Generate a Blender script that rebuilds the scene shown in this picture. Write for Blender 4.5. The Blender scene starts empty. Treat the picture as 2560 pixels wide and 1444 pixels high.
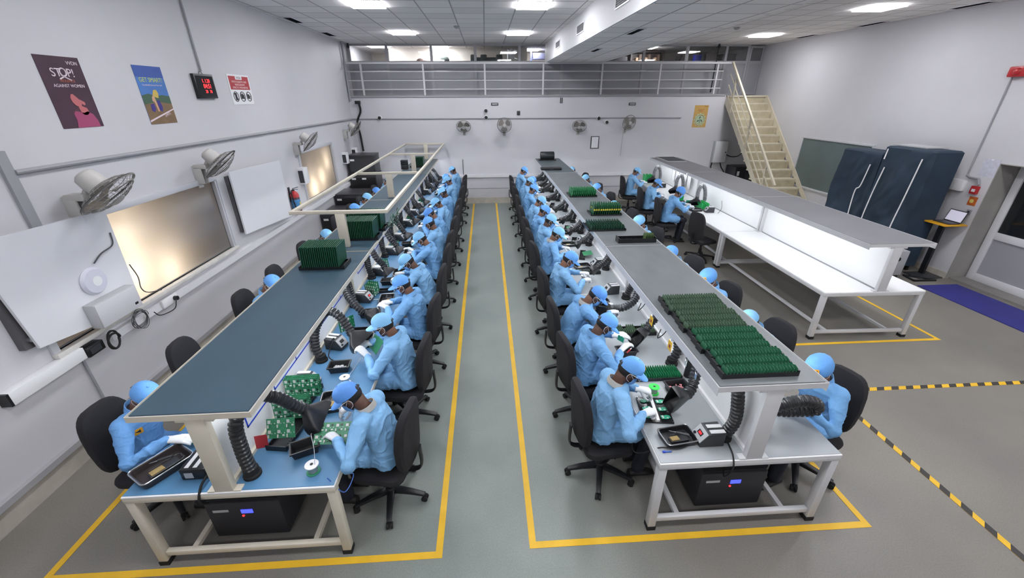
EXPO = 0.62
import bpy, bmesh, math, random
from math import pi, sin, cos, radians as R
from mathutils import Vector as V, Matrix as M, noise
random.seed(7)
C = bpy.context.scene.collection
D2 = (0, 0, 0)

# ------------------------------------------------------------------ mesh builder
class MB:
    def __init__(s): s.v = []; s.f = []
    def add(s, vs, fs, T=None):
        o = len(s.v)
        s.v += [tuple(T @ V(p)) if T else tuple(p) for p in vs]
        s.f += [tuple(i + o for i in f) for f in fs]
        return s
    def box(s, x0, x1, y0, y1, z0, z1, T=None):
        return s.add([(x0,y0,z0),(x1,y0,z0),(x1,y1,z0),(x0,y1,z0),(x0,y0,z1),(x1,y0,z1),(x1,y1,z1),(x0,y1,z1)],
              [(3,2,1,0),(4,5,6,7),(0,1,5,4),(1,2,6,5),(2,3,7,6),(3,0,4,7)], T)
    def cb(s, c, d, T=None):
        return s.box(c[0]-d[0]/2, c[0]+d[0]/2, c[1]-d[1]/2, c[1]+d[1]/2, c[2]-d[2]/2, c[2]+d[2]/2, T)
    def bar(s, a, b, w, h=None, up=(0,0,1)):
        a, b = V(a), V(b); d = b-a; L = d.length; d = d/L
        u = V(up)
        if abs(d.dot(u)) > .99: u = V((1,0,0))
        r = d.cross(u).normalized(); u = r.cross(d)
        T = M(((d.x,r.x,u.x,a.x),(d.y,r.y,u.y,a.y),(d.z,r.z,u.z,a.z),(0,0,0,1)))
        h = h or w
        return s.box(0, L, -w/2, w/2, -h/2, h/2, T)
    def rings(s, rs, cap=True, T=None, close=False):
        n = len(rs[0]); vs = [p for r in rs for p in r]; fs = []
        m = len(rs)
        for i in range(m if close else m-1):
            for j in range(n):
                a = i*n+j; b = i*n+(j+1) % n; c = ((i+1) % m)*n+(j+1) % n; d = ((i+1) % m)*n+j
                fs.append((a, b, c, d))
        if cap and not close:
            fs.append(tuple(reversed(range(n)))); fs.append(tuple((m-1)*n+j for j in range(n)))
        return s.add(vs, fs, T)
    def tube(s, pts, r, n=8, cap=True, T=None, sq=None):
        pts = [V(p) for p in pts]; k = len(pts)
        rr = r if isinstance(r, (list, tuple)) else [r]*k
        out = []; prev = None
        for i, p in enumerate(pts):
            d = (pts[min(i+1, k-1)]-pts[max(i-1, 0)])
            d = d.normalized() if d.length > 1e-9 else V((0,0,1))
            if prev is None:
                u = V((0,0,1)) if abs(d.z) < .9 else V((1,0,0))
                u = (u-d*u.dot(d)).normalized()
            else:
                u = (prev-d*prev.dot(d)).normalized()
            prev = u; w = d.cross(u)
            q = sq or (1, 1)
            out.append([p+(u*cos(2*pi*j/n)*q[0]+w*sin(2*pi*j/n)*q[1])*rr[i] for j in range(n)])
        return s.rings(out, cap, T)
    def cyl(s, a, b, r, r2=None, n=16, T=None):
        return s.tube([a, b], [r, r if r2 is None else r2], n, True, T)
    def lathe(s, prof, n=20, T=None):
        return s.rings([[(r*cos(2*pi*j/n), r*sin(2*pi*j/n), z) for j in range(n)] for r, z in prof], True, T)
    def ell(s, c, r, T=None, n=14, m=9):
        out = []
        for i in range(m):
            a = -pi/2+pi*(i+.5)/m
            out.append([(c[0]+r[0]*cos(a)*cos(2*pi*j/n), c[1]+r[1]*cos(a)*sin(2*pi*j/n), c[2]+r[2]*sin(a)) for j in range(n)])
        return s.rings(out, True, T)
    def limb(s, pts, rad, n=10, T=None):
        s.tube(pts, rad, n, True, T)
        for p, r in zip(pts, rad): s.ell(p, (r*1.02,)*3, T, n, 7)
        return s
    def prism(s, poly, z0, z1, T=None):
        n = len(poly)
        return s.add([(x, y, z0) for x, y in poly]+[(x, y, z1) for x, y in poly],
              [tuple(reversed(range(n))), tuple(range(n, 2*n))]+[(i, (i+1) % n, n+(i+1) % n, n+i) for i in range(n)], T)
    def ring(s, c, r, t, n=24, m=6, T=None):
        rs = []
        for i in range(n):
            a = 2*pi*i/n
            rs.append([(c[0]+(r+t*cos(2*pi*j/m))*cos(a), c[1]+(r+t*cos(2*pi*j/m))*sin(a), c[2]+t*sin(2*pi*j/m)) for j in range(m)])
        return s.rings(rs, False, T, True)
    def mesh(s, name, bevel=0, smooth=False, seg=2):
        me = bpy.data.meshes.new(name); me.from_pydata(s.v, [], s.f)
        bm = bmesh.new(); bm.from_mesh(me)
        bmesh.ops.recalc_face_normals(bm, faces=bm.faces)
        if bevel:
            es = [e for e in bm.edges if len(e.link_faces) == 2 and e.calc_face_angle(0) > .5]
            bmesh.ops.bevel(bm, geom=es, offset=bevel, segments=seg, profile=.5, affect='EDGES', clamp_overlap=True)
        bm.to_mesh(me); bm.free()
        if smooth or bevel:
            for p in me.polygons: p.use_smooth = True
            me.set_sharp_from_angle(angle=R(38))
        return me
    def build(s, name, mat, parent=None, bevel=0, smooth=False, loc=None, rot=None, seg=2):
        return link(name, s.mesh(name, bevel, smooth, seg), mat, parent, loc, rot)

def link(name, me, mat, parent=None, loc=None, rot=None, T=None):
    o = bpy.data.objects.new(name, me); C.objects.link(o)
    if mat is not None:
        if len(me.materials) == 0: me.materials.append(mat)
        elif me.materials[0] != mat: o.material_slots[0].link = 'OBJECT'; o.material_slots[0].material = mat
    if parent is not None: o.parent = parent
    if T is not None: o.matrix_local = T
    if loc: o.location = loc
    if rot: o.rotation_euler = rot
    return o
def tag(o, label, cat, group=None):
    o['label'] = label; o['category'] = cat
    if group: o['group'] = group
    return o
def thing(name, label, cat, loc=D2, rot=D2, group=None):
    o = bpy.data.objects.new(name, None); C.objects.link(o); o.empty_display_size = .1
    o.location = loc; o.rotation_euler = rot
    return tag(o, label, cat, group)
def struct(name, mb, mat, parent=None, **k):
    o = mb.build(name, mat, parent, **k)
    if parent is None: o['kind'] = 'structure'
    return o
def dup(root, loc, rot=None, label=None, group=None, scale=None):
    def cp(o, par):
        c = o.copy(); C.objects.link(c)
        if par is not None: c.parent = par
        for ch in kids.get(o.name, []): cp(ch, c)
        return c
    kids = {}
    def walk(o):
        kids[o.name] = list(o.children)
        for c in o.children: walk(c)
    walk(root)
    r = cp(root, None); r.location = loc
    if rot: r.rotation_euler = rot
    if scale: r.scale = scale
    if label: r['label'] = label
    if group: r['group'] = group
    return r
ORD = ['first','second','third','fourth','fifth','sixth','seventh','eighth','ninth','tenth','eleventh','twelfth','thirteenth']
def spline(pts, per=8):
    pts = [V(p) for p in pts]; out = []
    P = [pts[0]*2-pts[1]]+pts+[pts[-1]*2-pts[-2]]
    for i in range(1, len(P)-2):
        for k in range(per):
            t = k/per; a, b, c, d = P[i-1:i+3]
            out.append(.5*((2*b)+(c-a)*t+(2*a-5*b+4*c-d)*t*t+(3*b-a-3*c+d)*t*t*t))
    out.append(pts[-1]); return out
def resample(pts, step):
    out = [pts[0]]; acc = 0
    for a, b in zip(pts, pts[1:]):
        L = (b-a).length; t = step-acc
        while t <= L:
            out.append(a+(b-a)*(t/L)); t += step
        acc = (acc+L) % step
    return out
# ------------------------------------------------------------------ materials
def lin(c): return tuple(((x/255)/12.92 if x/255 <= .04045 else ((x/255+.055)/1.055)**2.4) for x in c)+(1,)
MATS = {}
def mat(name, col, rough=.6, metal=0, var=0, vs=4, bump=0, bs=40, emit=0, trans=0, spec=.5, stretch=None, coat=0, alpha=1):
    if name in MATS: return MATS[name]
    m = bpy.data.materials.new(name); m.use_nodes = True; MATS[name] = m
    nt = m.node_tree; b = nt.nodes['Principled BSDF']
    c = lin(col); b.inputs['Base Color'].default_value = c
    b.inputs['Roughness'].default_value = rough; b.inputs['Metallic'].default_value = metal
    b.inputs['Specular IOR Level'].default_value = spec; b.inputs['Coat Weight'].default_value = coat
    b.inputs['Transmission Weight'].default_value = trans
    if emit:
        b.inputs['Emission Color'].default_value = c; b.inputs['Emission Strength'].default_value = emit
    tc = nt.nodes.new('ShaderNodeTexCoord'); src = tc.outputs['Object']
    if stretch:
        mp = nt.nodes.new('ShaderNodeMapping'); mp.inputs['Scale'].default_value = stretch
        nt.links.new(src, mp.inputs['Vector']); src = mp.outputs['Vector']
    if var:
        n = nt.nodes.new('ShaderNodeTexNoise'); n.inputs['Scale'].default_value = vs; n.inputs['Detail'].default_value = 5
        nt.links.new(src, n.inputs['Vector'])
        r = nt.nodes.new('ShaderNodeValToRGB'); r.color_ramp.elements[0].position = .3; r.color_ramp.elements[1].position = .7
        r.color_ramp.elements[0].color = tuple(max(0, x*(1-var)) for x in c[:3])+(1,)
        r.color_ramp.elements[1].color = tuple(min(1, x*(1+var)) for x in c[:3])+(1,)
        nt.links.new(n.outputs['Fac'], r.inputs['Fac']); nt.links.new(r.outputs['Color'], b.inputs['Base Color'])
    if bump:
        n2 = nt.nodes.new('ShaderNodeTexNoise'); n2.inputs['Scale'].default_value = bs; n2.inputs['Detail'].default_value = 3
        nt.links.new(src, n2.inputs['Vector'])
        bp = nt.nodes.new('ShaderNodeBump'); bp.inputs['Strength'].default_value = bump; bp.inputs['Distance'].default_value = .01
        nt.links.new(n2.outputs['Fac'], bp.inputs['Height']); nt.links.new(bp.outputs['Normal'], b.inputs['Normal'])
    return m
WALL = mat('white_wall_paint', (200,199,203), .55, var=.035, vs=.8, bump=.03, bs=30)
LWALL = WALL
BEAMW = mat('bulkhead_paint', (222,222,224), .6, var=.02, vs=1)
CREAM = mat('cream_painted_steel', (206,200,184), .42, var=.05, vs=5)
GREYST = mat('pale_grey_painted_steel', (205,206,208), .38, var=.04, vs=5)
WHITEP = mat('white_laminate', (236,237,238), .35, var=.01, vs=2)
BLUEM = mat('blue_bench_mat', (80,126,164), .42, var=.05, vs=3, bump=.02, bs=300)
GREYM = mat('grey_bench_mat', (158,163,166), .4, var=.04, vs=3)
SLATE = mat('slate_blue_shelf_mat', (53,77,91), .5, var=.12, vs=2.2, bump=.02, bs=200, stretch=(1,.35,1))
GSHELF = mat('grey_shelf_mat', (112,117,120), .38, var=.11, vs=3.2, stretch=(1.6,.7,1))
DSHELF = mat('dark_green_grey_shelf_mat', (86,98,102), .45, var=.05, vs=2.5)
G3 = mat('plain_grey_shelf_board', (116,116,120), .45, var=.05, vs=2)
BLACKP = mat('black_plastic', (26,27,30), .38, var=.08, vs=8)
BLACKF = mat('black_chair_fabric', (30,30,34), .9, var=.12, vs=60, bump=.25, bs=500)
DKPL = mat('dark_grey_plastic', (52,54,58), .42)
HOSEM = mat('black_corrugated_hose', (38,39,42), .3, var=.06, vs=10)
RUB = mat('black_rubber', (22,22,23), .8)
STEEL = mat('brushed_steel', (178,180,184), .3, metal=.9)
CHROME = mat('chrome', (210,212,215), .12, metal=1)
GALV = mat('grey_conduit', (150,151,155), .5)
WHPL = mat('white_plastic', (226,227,228), .4)
LGPL = mat('light_grey_plastic', (178,180,182), .45)
YEL = mat('yellow_line_paint', (224,178,38), .5, var=.07, vs=6)
BLKP = mat('black_line_paint', (48,46,44), .6)
GREEN = mat('green_circuit_board', (30,118,74), .4, var=.22, vs=60)
DGREEN = mat('dark_green_circuit_board', (18,66,46), .4, var=.15, vs=50)
PGREEN = mat('panel_green_circuit_board', (52,128,92), .4, var=.25, vs=45)
BGREEN = mat('bright_green_plastic', (42,186,98), .4)
COMPS = mat('pale_component_plastic', (205,206,204), .4)
COMPD = mat('dark_component_plastic', (40,44,46), .4)
BEIGC = mat('tan_component', (152,128,96), .5)
TIN = mat('tin_solder_wire', (186,190,194), .28, metal=.8, bump=.3, bs=200, stretch=(1,1,14))
def coatmat(n, c): return mat(n, c, .7, var=.08, vs=7, bump=.35, bs=45, spec=.25)
COAT = [coatmat('sky_blue_smock_cloth', (112,162,210)), coatmat('light_blue_smock_cloth', (124,172,214)), coatmat('deeper_blue_smock_cloth', (102,152,206))]
CAPM = [mat('sky_blue_cap_cloth', (98,160,226), .65, var=.05, vs=12, bump=.2, bs=60), mat('pale_blue_cap_cloth', (126,184,226), .65, var=.05, vs=12, bump=.2, bs=60), mat('deeper_blue_cap_cloth', (84,142,216), .65, var=.05, vs=12, bump=.2, bs=60)]
SKIN = [mat('brown_skin', (108,74,58), .55, var=.06, vs=14), mat('dark_brown_skin', (88,61,49), .55, var=.06, vs=14), mat('mid_brown_skin', (122,84,64), .55, var=.06, vs=14)]
HAIR = mat('black_hair', (24,20,19), .6, bump=.4, bs=160)
MASKM = mat('blue_mask_cloth', (112,164,224), .8, bump=.3, bs=90, stretch=(1,1,6))
GLOVE = mat('white_knit_glove', (222,224,226), .85, bump=.15, bs=300)
TROU = mat('dark_navy_trouser_cloth', (32,35,46), .85, var=.1, vs=12)
SHOE = mat('dark_shoe_leather', (34,31,31), .5)
EYEW = mat('eye_white', (225,222,216), .25)
COLL = mat('grey_shirt_collar_cloth', (176,176,172), .8)
BADGE = mat('orange_badge', (238,170,40), .5)
GLASSC = mat('clear_lens', (235,240,245), .05, trans=1)
BLUEPAINT = mat('blue_tape', (38,72,196), .5)
CARD = mat('paper', (228,228,230), .7)
def emis(name, col, st):
    if name in MATS: return MATS[name]
    m = bpy.data.materials.new(name); m.use_nodes = True; MATS[name] = m
    b = m.node_tree.nodes['Principled BSDF']; b.inputs['Base Color'].default_value = lin(col)
    b.inputs['Emission Color'].default_value = lin(col); b.inputs['Emission Strength'].default_value = st
    return m
PANEL = emis('lit_ceiling_panel_diffuser', (250,250,255), 32)
TUBE = emis('lit_tube_lamp', (250,252,255), 20)
TUBE3 = emis('lit_tube_lamp_bright', (250,251,255), 15)
REDLED = emis('red_led_digits', (255,36,40), 3)
BLUELCD = emis('blue_lcd', (60,70,255), 1.6)

def text(s, size, m, parent, T, name='lettering', ext=.0006, align='CENTER', sx=1):
    cu = bpy.data.curves.new('t', 'FONT'); cu.body = s; cu.size = size; cu.align_x = align; cu.align_y = 'CENTER'; cu.extrude = ext
    o = bpy.data.objects.new('t', cu); C.objects.link(o)
    dg = bpy.context.evaluated_depsgraph_get(); me = bpy.data.meshes.new_from_object(o.evaluated_get(dg))
    bpy.data.objects.remove(o); bpy.data.curves.remove(cu)
    me.materials.clear(); me.name = name
    if sx != 1: me.transform(M.Diagonal((sx, 1, 1, 1)))
    return link(name, me, m, parent, T=T)
def Tl(x, y, z=0): return M.Translation((x, y, z))
LW = (R(90), 0, R(90)); BW = (R(90), 0, 0); RW = (R(90), 0, R(-90))

def disc(cx, cy, r, n=24): return [(cx+r*cos(2*pi*i/n), cy+r*sin(2*pi*i/n)) for i in range(n)]
def rrect(x0, x1, y0, y1, r, n=4):
    out = []
    for cx, cy, a in ((x1-r, y1-r, 0), (x0+r, y1-r, 90), (x0+r, y0+r, 180), (x1-r, y0+r, 270)):
        for k in range(n+1):
            t = R(a+90*k/n); out.append((cx+r*cos(t), cy+r*sin(t)))
    return out
# ================================================================== ROOM SHELL
LX, RX, YB, CZ = -4.12, 9.0, 13.94, 4.75
S = .77; SH = 1.48   # bench top and shelf heights
def floormat():
    m = bpy.data.materials.new('painted_concrete_floor'); m.use_nodes = True; nt = m.node_tree; b = nt.nodes['Principled BSDF']
    N = nt.nodes.new; L = nt.links.new
    tc = N('ShaderNodeTexCoord'); sp = N('ShaderNodeSeparateXYZ'); L(tc.outputs['Object'], sp.inputs[0])
    def ramp(src, a, b2, ca, cb):
        r = N('ShaderNodeValToRGB'); r.color_ramp.elements[0].position = a; r.color_ramp.elements[1].position = b2
        r.color_ramp.elements[0].color = ca; r.color_ramp.elements[1].color = cb; L(src, r.inputs['Fac']); return r
    n1 = N('ShaderNodeTexNoise'); n1.inputs['Scale'].default_value = .55; n1.inputs['Detail'].default_value = 6; L(tc.outputs['Object'], n1.inputs['Vector'])
    brown = ramp(n1.outputs['Fac'], .35, .7, lin((118,115,110)), lin((134,129,121)))
    n2 = N('ShaderNodeTexNoise'); n2.inputs['Scale'].default_value = 1.4; n2.inputs['Detail'].default_value = 6; L(tc.outputs['Object'], n2.inputs['Vector'])
    green = ramp(n2.outputs['Fac'], .3, .7, lin((120,130,126)), lin((136,144,139)))
    # the aisle is painted a greener grey between x=-1.2 and x=1.0
    ax = N('ShaderNodeMath'); ax.operation = 'ADD'; ax.inputs[1].default_value = .1; L(sp.outputs['X'], ax.inputs[0])
    ab = N('ShaderNodeMath'); ab.operation = 'ABSOLUTE'; L(ax.outputs[0], ab.inputs[0])
    ad = N('ShaderNodeMath'); ad.operation = 'MULTIPLY_ADD'; ad.inputs[1].default_value = .5; L(n2.outputs['Fac'], ad.inputs[0]); L(ab.outputs[0], ad.inputs[2])
    mk = N('ShaderNodeMapRange'); mk.inputs[1].default_value = .75; mk.inputs[2].default_value = 1.9; mk.inputs[3].default_value = 1; mk.inputs[4].default_value = 0; L(ad.outputs[0], mk.inputs[0])
    mx = N('ShaderNodeMix'); mx.data_type = 'RGBA'; L(mk.outputs[0], mx.inputs[0]); L(brown.outputs[0], mx.inputs[6]); L(green.outputs[0], mx.inputs[7])
    n3 = N('ShaderNodeTexNoise'); n3.inputs['Scale'].default_value = 90; n3.inputs['Detail'].default_value = 2; L(tc.outputs['Object'], n3.inputs['Vector'])
    sp2 = ramp(n3.outputs['Fac'], .35, .65, (.86,.86,.86,1), (1.0,1.0,1.0,1))
    m2 = N('ShaderNodeMix'); m2.data_type = 'RGBA'; m2.blend_type = 'MULTIPLY'; m2.inputs[0].default_value = 1; L(mx.outputs[2], m2.inputs[6]); L(sp2.outputs[0], m2.inputs[7])
    L(m2.outputs[2], b.inputs['Base Color'])
    rr = N('ShaderNodeMapRange'); rr.inputs[3].default_value = .3; rr.inputs[4].default_value = .5; L(n2.outputs['Fac'], rr.inputs[0]); L(rr.outputs[0], b.inputs['Roughness'])
    return m
def ceilmat():
    m = bpy.data.materials.new('ceiling_tile_grid'); m.use_nodes = True; nt = m.node_tree; b = nt.nodes['Principled BSDF']
    N = nt.nodes.new; L = nt.links.new
    tc = N('ShaderNodeTexCoord'); sp = N('ShaderNodeSeparateXYZ'); L(tc.outputs['Object'], sp.inputs[0])
    def math(op, a, b2=None, c=None):
        n = N('ShaderNodeMath'); n.operation = op
        for i, v in enumerate((a, b2, c)):
            if v is None: continue
            if isinstance(v, (int, float)): n.inputs[i].default_value = v
            else: L(v, n.inputs[i])
        return n.outputs[0]
    x = math('DIVIDE', math('ADD', sp.outputs['X'], 2.29+58), .58); y = math('DIVIDE', math('ADD', sp.outputs['Y'], 58-8.28), .58)
    fx = math('FRACT', x); fy = math('FRACT', y)
    dx = math('ABSOLUTE', math('SUBTRACT', fx, .5)); dy = math('ABSOLUTE', math('SUBTRACT', fy, .5))
    ln = math('GREATER_THAN', math('MAXIMUM', dx, dy), .478)
    cv = N('ShaderNodeCombineXYZ'); L(math('FLOOR', x), cv.inputs[0]); L(math('FLOOR', y), cv.inputs[1])
    wn = N('ShaderNodeTexWhiteNoise'); wn.noise_dimensions = '2D'; L(cv.outputs[0], wn.inputs['Vector'])
    r = N('ShaderNodeValToRGB'); r.color_ramp.elements[0].color = lin((238,234,231)); r.color_ramp.elements[1].color = lin((252,248,245)); L(wn.outputs['Value'], r.inputs['Fac'])
    ns = N('ShaderNodeTexNoise'); ns.inputs['Scale'].default_value = 120; L(tc.outputs['Object'], ns.inputs['Vector'])
    r2 = N('ShaderNodeValToRGB'); r2.color_ramp.elements[0].color = (.82,.82,.82,1); r2.color_ramp.elements[1].position = .6; L(ns.outputs['Fac'], r2.inputs['Fac'])
    mm = N('ShaderNodeMix'); mm.data_type = 'RGBA'; mm.blend_type = 'MULTIPLY'; mm.inputs[0].default_value = .6; L(r.outputs[0], mm.inputs[6]); L(r2.outputs[0], mm.inputs[7])
    mx = N('ShaderNodeMix'); mx.data_type = 'RGBA'; L(ln, mx.inputs[0]); L(mm.outputs[2], mx.inputs[6]); mx.inputs[7].default_value = lin((178,175,175))
    L(mx.outputs[2], b.inputs['Base Color']); b.inputs['Roughness'].default_value = .8
    return m
FL = struct('floor', MB().box(-4.3, 9.6, -5, 14.05, -.1, 0), floormat())
CEILM = ceilmat()
struct('ceiling', MB().box(-4.3, 9.6, -5, 17.7, CZ, CZ+.1), CEILM)
# left wall with two window openings
mb = MB(); W1 = (3.5, 6.52, 1.13, 2.19); W2 = (9.62, 11.72, 1.15, 2.19)
x0, x1 = LX-.16, LX
mb.box(x0, x1, -5, 17.7, 0, W1[2]).box(x0, x1, -5, 17.7, W1[3], CZ).box(x0, x1, -5, W1[0], W1[2], W1[3]).box(x0, x1, W1[1], W2[0], W1[2], W1[3]).box(x0, x1, W2[1], 17.7, W1[2], W1[3]).box(x0, x1, W2[0], W2[1], W1[2], W2[2])
struct('wall_left', mb, LWALL)
mb = MB().box(RX, RX+.18, 6.9, 17.7, 0, CZ).box(RX, RX+.18, -5, 4.7, 0, CZ).box(RX, RX+.18, 4.7, 6.9, 2.2, CZ)
mb.box(RX+.18, RX+.6, 6.9, 7.1, 0, 2.4).box(RX+.18, RX+.6, 4.5, 4.7, 0, 2.4).box(RX+.18, RX+.6, 4.7, 6.9, 2.2, 2.4)
struct('wall_right', mb, WALL)
struct('wall_back', MB().box(LX, RX, YB, YB+.14, 0, 3.3), WALL)
struct('wall_rear', MB().box(LX-.16, RX+.2, -5.15, -5, 0, CZ), WALL)
FU = struct('floor_upper', MB().box(LX, RX, YB+.001, 17.6, 3.2, 3.3), GALV)
struct('trim_1', MB().box(LX, 7.62, YB-.03, YB+.1, 3.29, 3.335), mat('grey_slab_edge', (150,150,153), .6))
struct('wall_upper', MB().box(LX, RX, 17.55, 17.7, 3.3, CZ), mat('warm_white_wall_paint', (226,218,208), .7))
bh = struct('ceiling_bulkhead', MB().box(1.9, 3.66, -5, 14.5, 4.24, CZ), BEAMW)
MB().box(1.93, 3.64, -5, 14.5, 4.232, 4.24).build('tiled_underside', CEILM, bh)
# door reveal lining
struct('trim_2', MB().box(RX-.004, RX+.42, 6.885, 6.9, 0, 2.2).box(RX-.004, RX+.42, 4.7, 6.9, 2.185, 2.2), mat('grey_reveal_plaster', (150,148,143), .7, var=.08, vs=3))
struct('trim_3', MB().box(RX+.05, RX+.6, 4.7, 6.885, 0, .035), mat('grey_threshold_stone', (128,125,122), .6, var=.1, vs=4))
# skirtings / ledges
KICK = mat('worn_cream_kick_board', (188,182,170), .6, var=.12, vs=5)
bl = struct('baseboard_left', MB().box(LX, LX+.02, -5, YB, 0, .2), KICK)
MB().box(LX, LX+.05, -5, YB, .21, .27).build('cable_channel', mat('grey_channel', (166,165,167), .5), bl)
bb = struct('baseboard_back', MB().box(LX, RX, YB-.012, YB, 0, .2), KICK)
MB().box(-2.5, RX-1.4, YB-.008, YB, .5, .513).build('panel_joint', GALV, bb)
struct('trim_4', MB().box(LX+.02, 4.9, YB-.05, YB, .87, .955), mat('white_raceway', (214,214,217), .5))
struct('trim_5', MB().box(LX, LX+.055, 4.0, YB-.06, .93, 1.02), mat('white_raceway', (0,0,0)))
struct('baseboard_right', MB().box(RX-.02, RX, 6.9, YB, 0, .12), KICK)

def floor_strip(name, x0, x1, y0, y1): return MB().box(x0, x1, y0, y1, .0005, .003).build(name, YEL, FL)
lw_ = .055
for a in ((-.5,-.445,2.05,13.9),(.255,.31,2.08,13.9),(-3.46,-.5,2.05,2.105),(-3.46,-3.405,2.105,13.0),(.31,3.1,2.08,2.135),(3.1,3.155,2.08,13.0),(3.7,6.66,4.78,4.83),(6.61,6.66,4.83,13.0)):
    floor_strip('yellow_line', *a)
def hazard(ax, u0, u1, w0, w1):
    h = MB().box(*((u0,u1,w0,w1) if ax == 'x' else (w0,w1,u0,u1)), .0005, .003).build('hazard_stripe', YEL, FL)
    mb = MB(); u = u0; st = .095; sh = .05
    while u < u1-.15:
        P = [(u, w0), (u+st, w0), (u+st+sh, w1), (u+sh, w1)]
        if ax == 'y': P = [(b, a) for a, b in P][::-1]
        mb.prism(P, .003, .0038); u += .19
    mb.build('black_band', BLKP, h)
hazard('x', 4.15, 8.9, 3.75, 3.81); hazard('y', -1.5, 3.45, 4.09, 4.15)

# ------------------------------------------------------------------ ceiling lights
GR = mat('white_lamp_frame', (225,225,228), .4)
def panel_lamp(x, y, lab):
    t = thing('ceiling_light', lab, 'ceiling light', (x, y, CZ-.027), group='square lit ceiling panels')
    MB().box(-.3,.3,-.3,.3,.02,.0265).build('frame', GR, t)
    MB().box(-.285,.285,-.285,.285,0,.0195).build('diffuser', PANEL, t); return t
for x, y, lab in ((-2.0,8.57,'lit square ceiling panel above blue bench, nearer of two in that file'),(-2.0,12.05,'lit square ceiling panel above blue bench, by the upper glass wall'),
      (.9,8.57,'lit square ceiling panel between aisle and bulkhead, nearer of the two there'),(.9,12.05,'lit square ceiling panel over the aisle, by the upper glass wall'),
      (7.28,8.57,'lit square ceiling panel near the white bench side, cut in front by bare wall'),(7.5,12.3,'lit square ceiling panel just in front of the stair top')):
    panel_lamp(x, y, lab)
for x in (-2.0, .9, 7.28):
    for y in (5.09, 1.61, -1.87): panel_lamp(x, y, 'lit square ceiling panel set in the tiled ceiling behind the viewer')
for y in (-1.87, 1.61, 5.09): panel_lamp(4.96, y, 'lit square ceiling panel set in the tiled ceiling behind the viewer')
VENTM = mat('dark_vent_grille', (92,93,97), .5)
def vent(name, loc, rot, w, h, lab, cat='vent', grp=None):
    t = thing(name, lab, cat, loc, rot, grp)
    MB().box(-w/2,w/2,-h/2,-h/2+.02,0,.012).box(-w/2,w/2,h/2-.02,h/2,0,.012).box(-w/2,-w/2+.02,-h/2+.02,h/2-.02,0,.012).box(w/2-.02,w/2,-h/2+.02,h/2-.02,0,.012).build('frame', GR, t)
    MB().box(-w/2+.02,w/2-.02,-h/2+.02,h/2-.02,0,.003).build('backing', VENTM, t)
    mb = MB(); k = max(3, int(h/.03))
    for i in range(k):
        c = -h/2+.02+(h-.04)*(i+.5)/k
        mb.add([(-w/2+.02,c-.008,.003),(w/2-.02,c-.008,.003),(w/2-.02,c+.006,.011),(-w/2+.02,c+.006,.011)], [(0,1,2,3)])
    mb.build('slat', mat('dull_vent_slat', (112,112,116), .6), t); return t
for y, lab in ((6.55,'grille vent in bulkhead side, cut by picture top'),(9.25,'grille vent in bulkhead side, middle of three'),(11.98,'grille vent in bulkhead side, by the upper glass wall')):
    vent('air_vent', (1.899, y, 4.49), RW, .66, .17, lab, 'air vent', 'bulkhead side vents')
for x, y, w, h, lab in ((2.42,7.5,.14,.66,'dark slot vent under bulkhead, nearer of the two'),(2.5,10.4,.14,.66,'dark slot vent under bulkhead, by the upper glass wall')):
    vent('slot_vent', (x, y, 4.231), (R(180),0,0), w, h, lab, 'air vent', 'bulkhead slot vents')
for x, y, lab in ((-3.9,10.25,'dark slot vent in ceiling along clock wall, nearer one'),(-3.9,12.35,'dark slot vent in ceiling along clock wall, by upper glass wall'),(8.78,8.3,'dark slot vent in ceiling along plain wall, at picture edge'),(8.78,10.4,'dark slot vent in ceiling along plain wall, middle of three'),(8.78,12.5,'dark slot vent in ceiling along plain wall, by stair top')):
    vent('slot_vent', (x, y, CZ-.001), (R(180),0,0), .2, .7, lab, 'air vent', 'ceiling edge vents')
for x, y, lab in ((-.59,10.99,'small grey smoke detector on ceiling over aisle'),(5.97,10.99,'small grey smoke detector on ceiling past the bulkhead')):
    t = thing('smoke_detector', lab, 'smoke detector', (x, y, CZ), (R(180),0,0))
    MB().lathe([(.07,0),(.07,.015),(.055,.03)]).build('base', GALV, t, smooth=True); MB().lathe([(.045,.03),(.045,.045),(.025,.052)]).build('sensor_cap', LGPL, t, smooth=True)
# ------------------------------------------------------------------ windows in left wall
FILM = bpy.data.materials.new('frosted_window_film'); FILM.use_nodes = True
nt = FILM.node_tree; nt.nodes.clear(); N = nt.nodes.new
o_ = N('ShaderNodeOutputMaterial'); tr = N('ShaderNodeBsdfTranslucent'); gl = N('ShaderNodeBsdfGlossy'); df = N('ShaderNodeBsdfDiffuse'); m1 = N('ShaderNodeMixShader'); m2 = N('ShaderNodeMixShader')
tr.inputs[0].default_value = (.9,.88,.84,1); gl.inputs['Roughness'].default_value = .12; gl.inputs[0].default_value = (.8,.8,.8,1); df.inputs[0].default_value = lin((108,112,116)); m1.inputs[0].default_value = .45; m2.inputs[0].default_value = .14
nt.links.new(tr.outputs[0], m1.inputs[1]); nt.links.new(df.outputs[0], m1.inputs[2]); nt.links.new(m1.outputs[0], m2.inputs[1]); nt.links.new(gl.outputs[0], m2.inputs[2]); nt.links.new(m2.outputs[0], o_.inputs[0])
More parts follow.
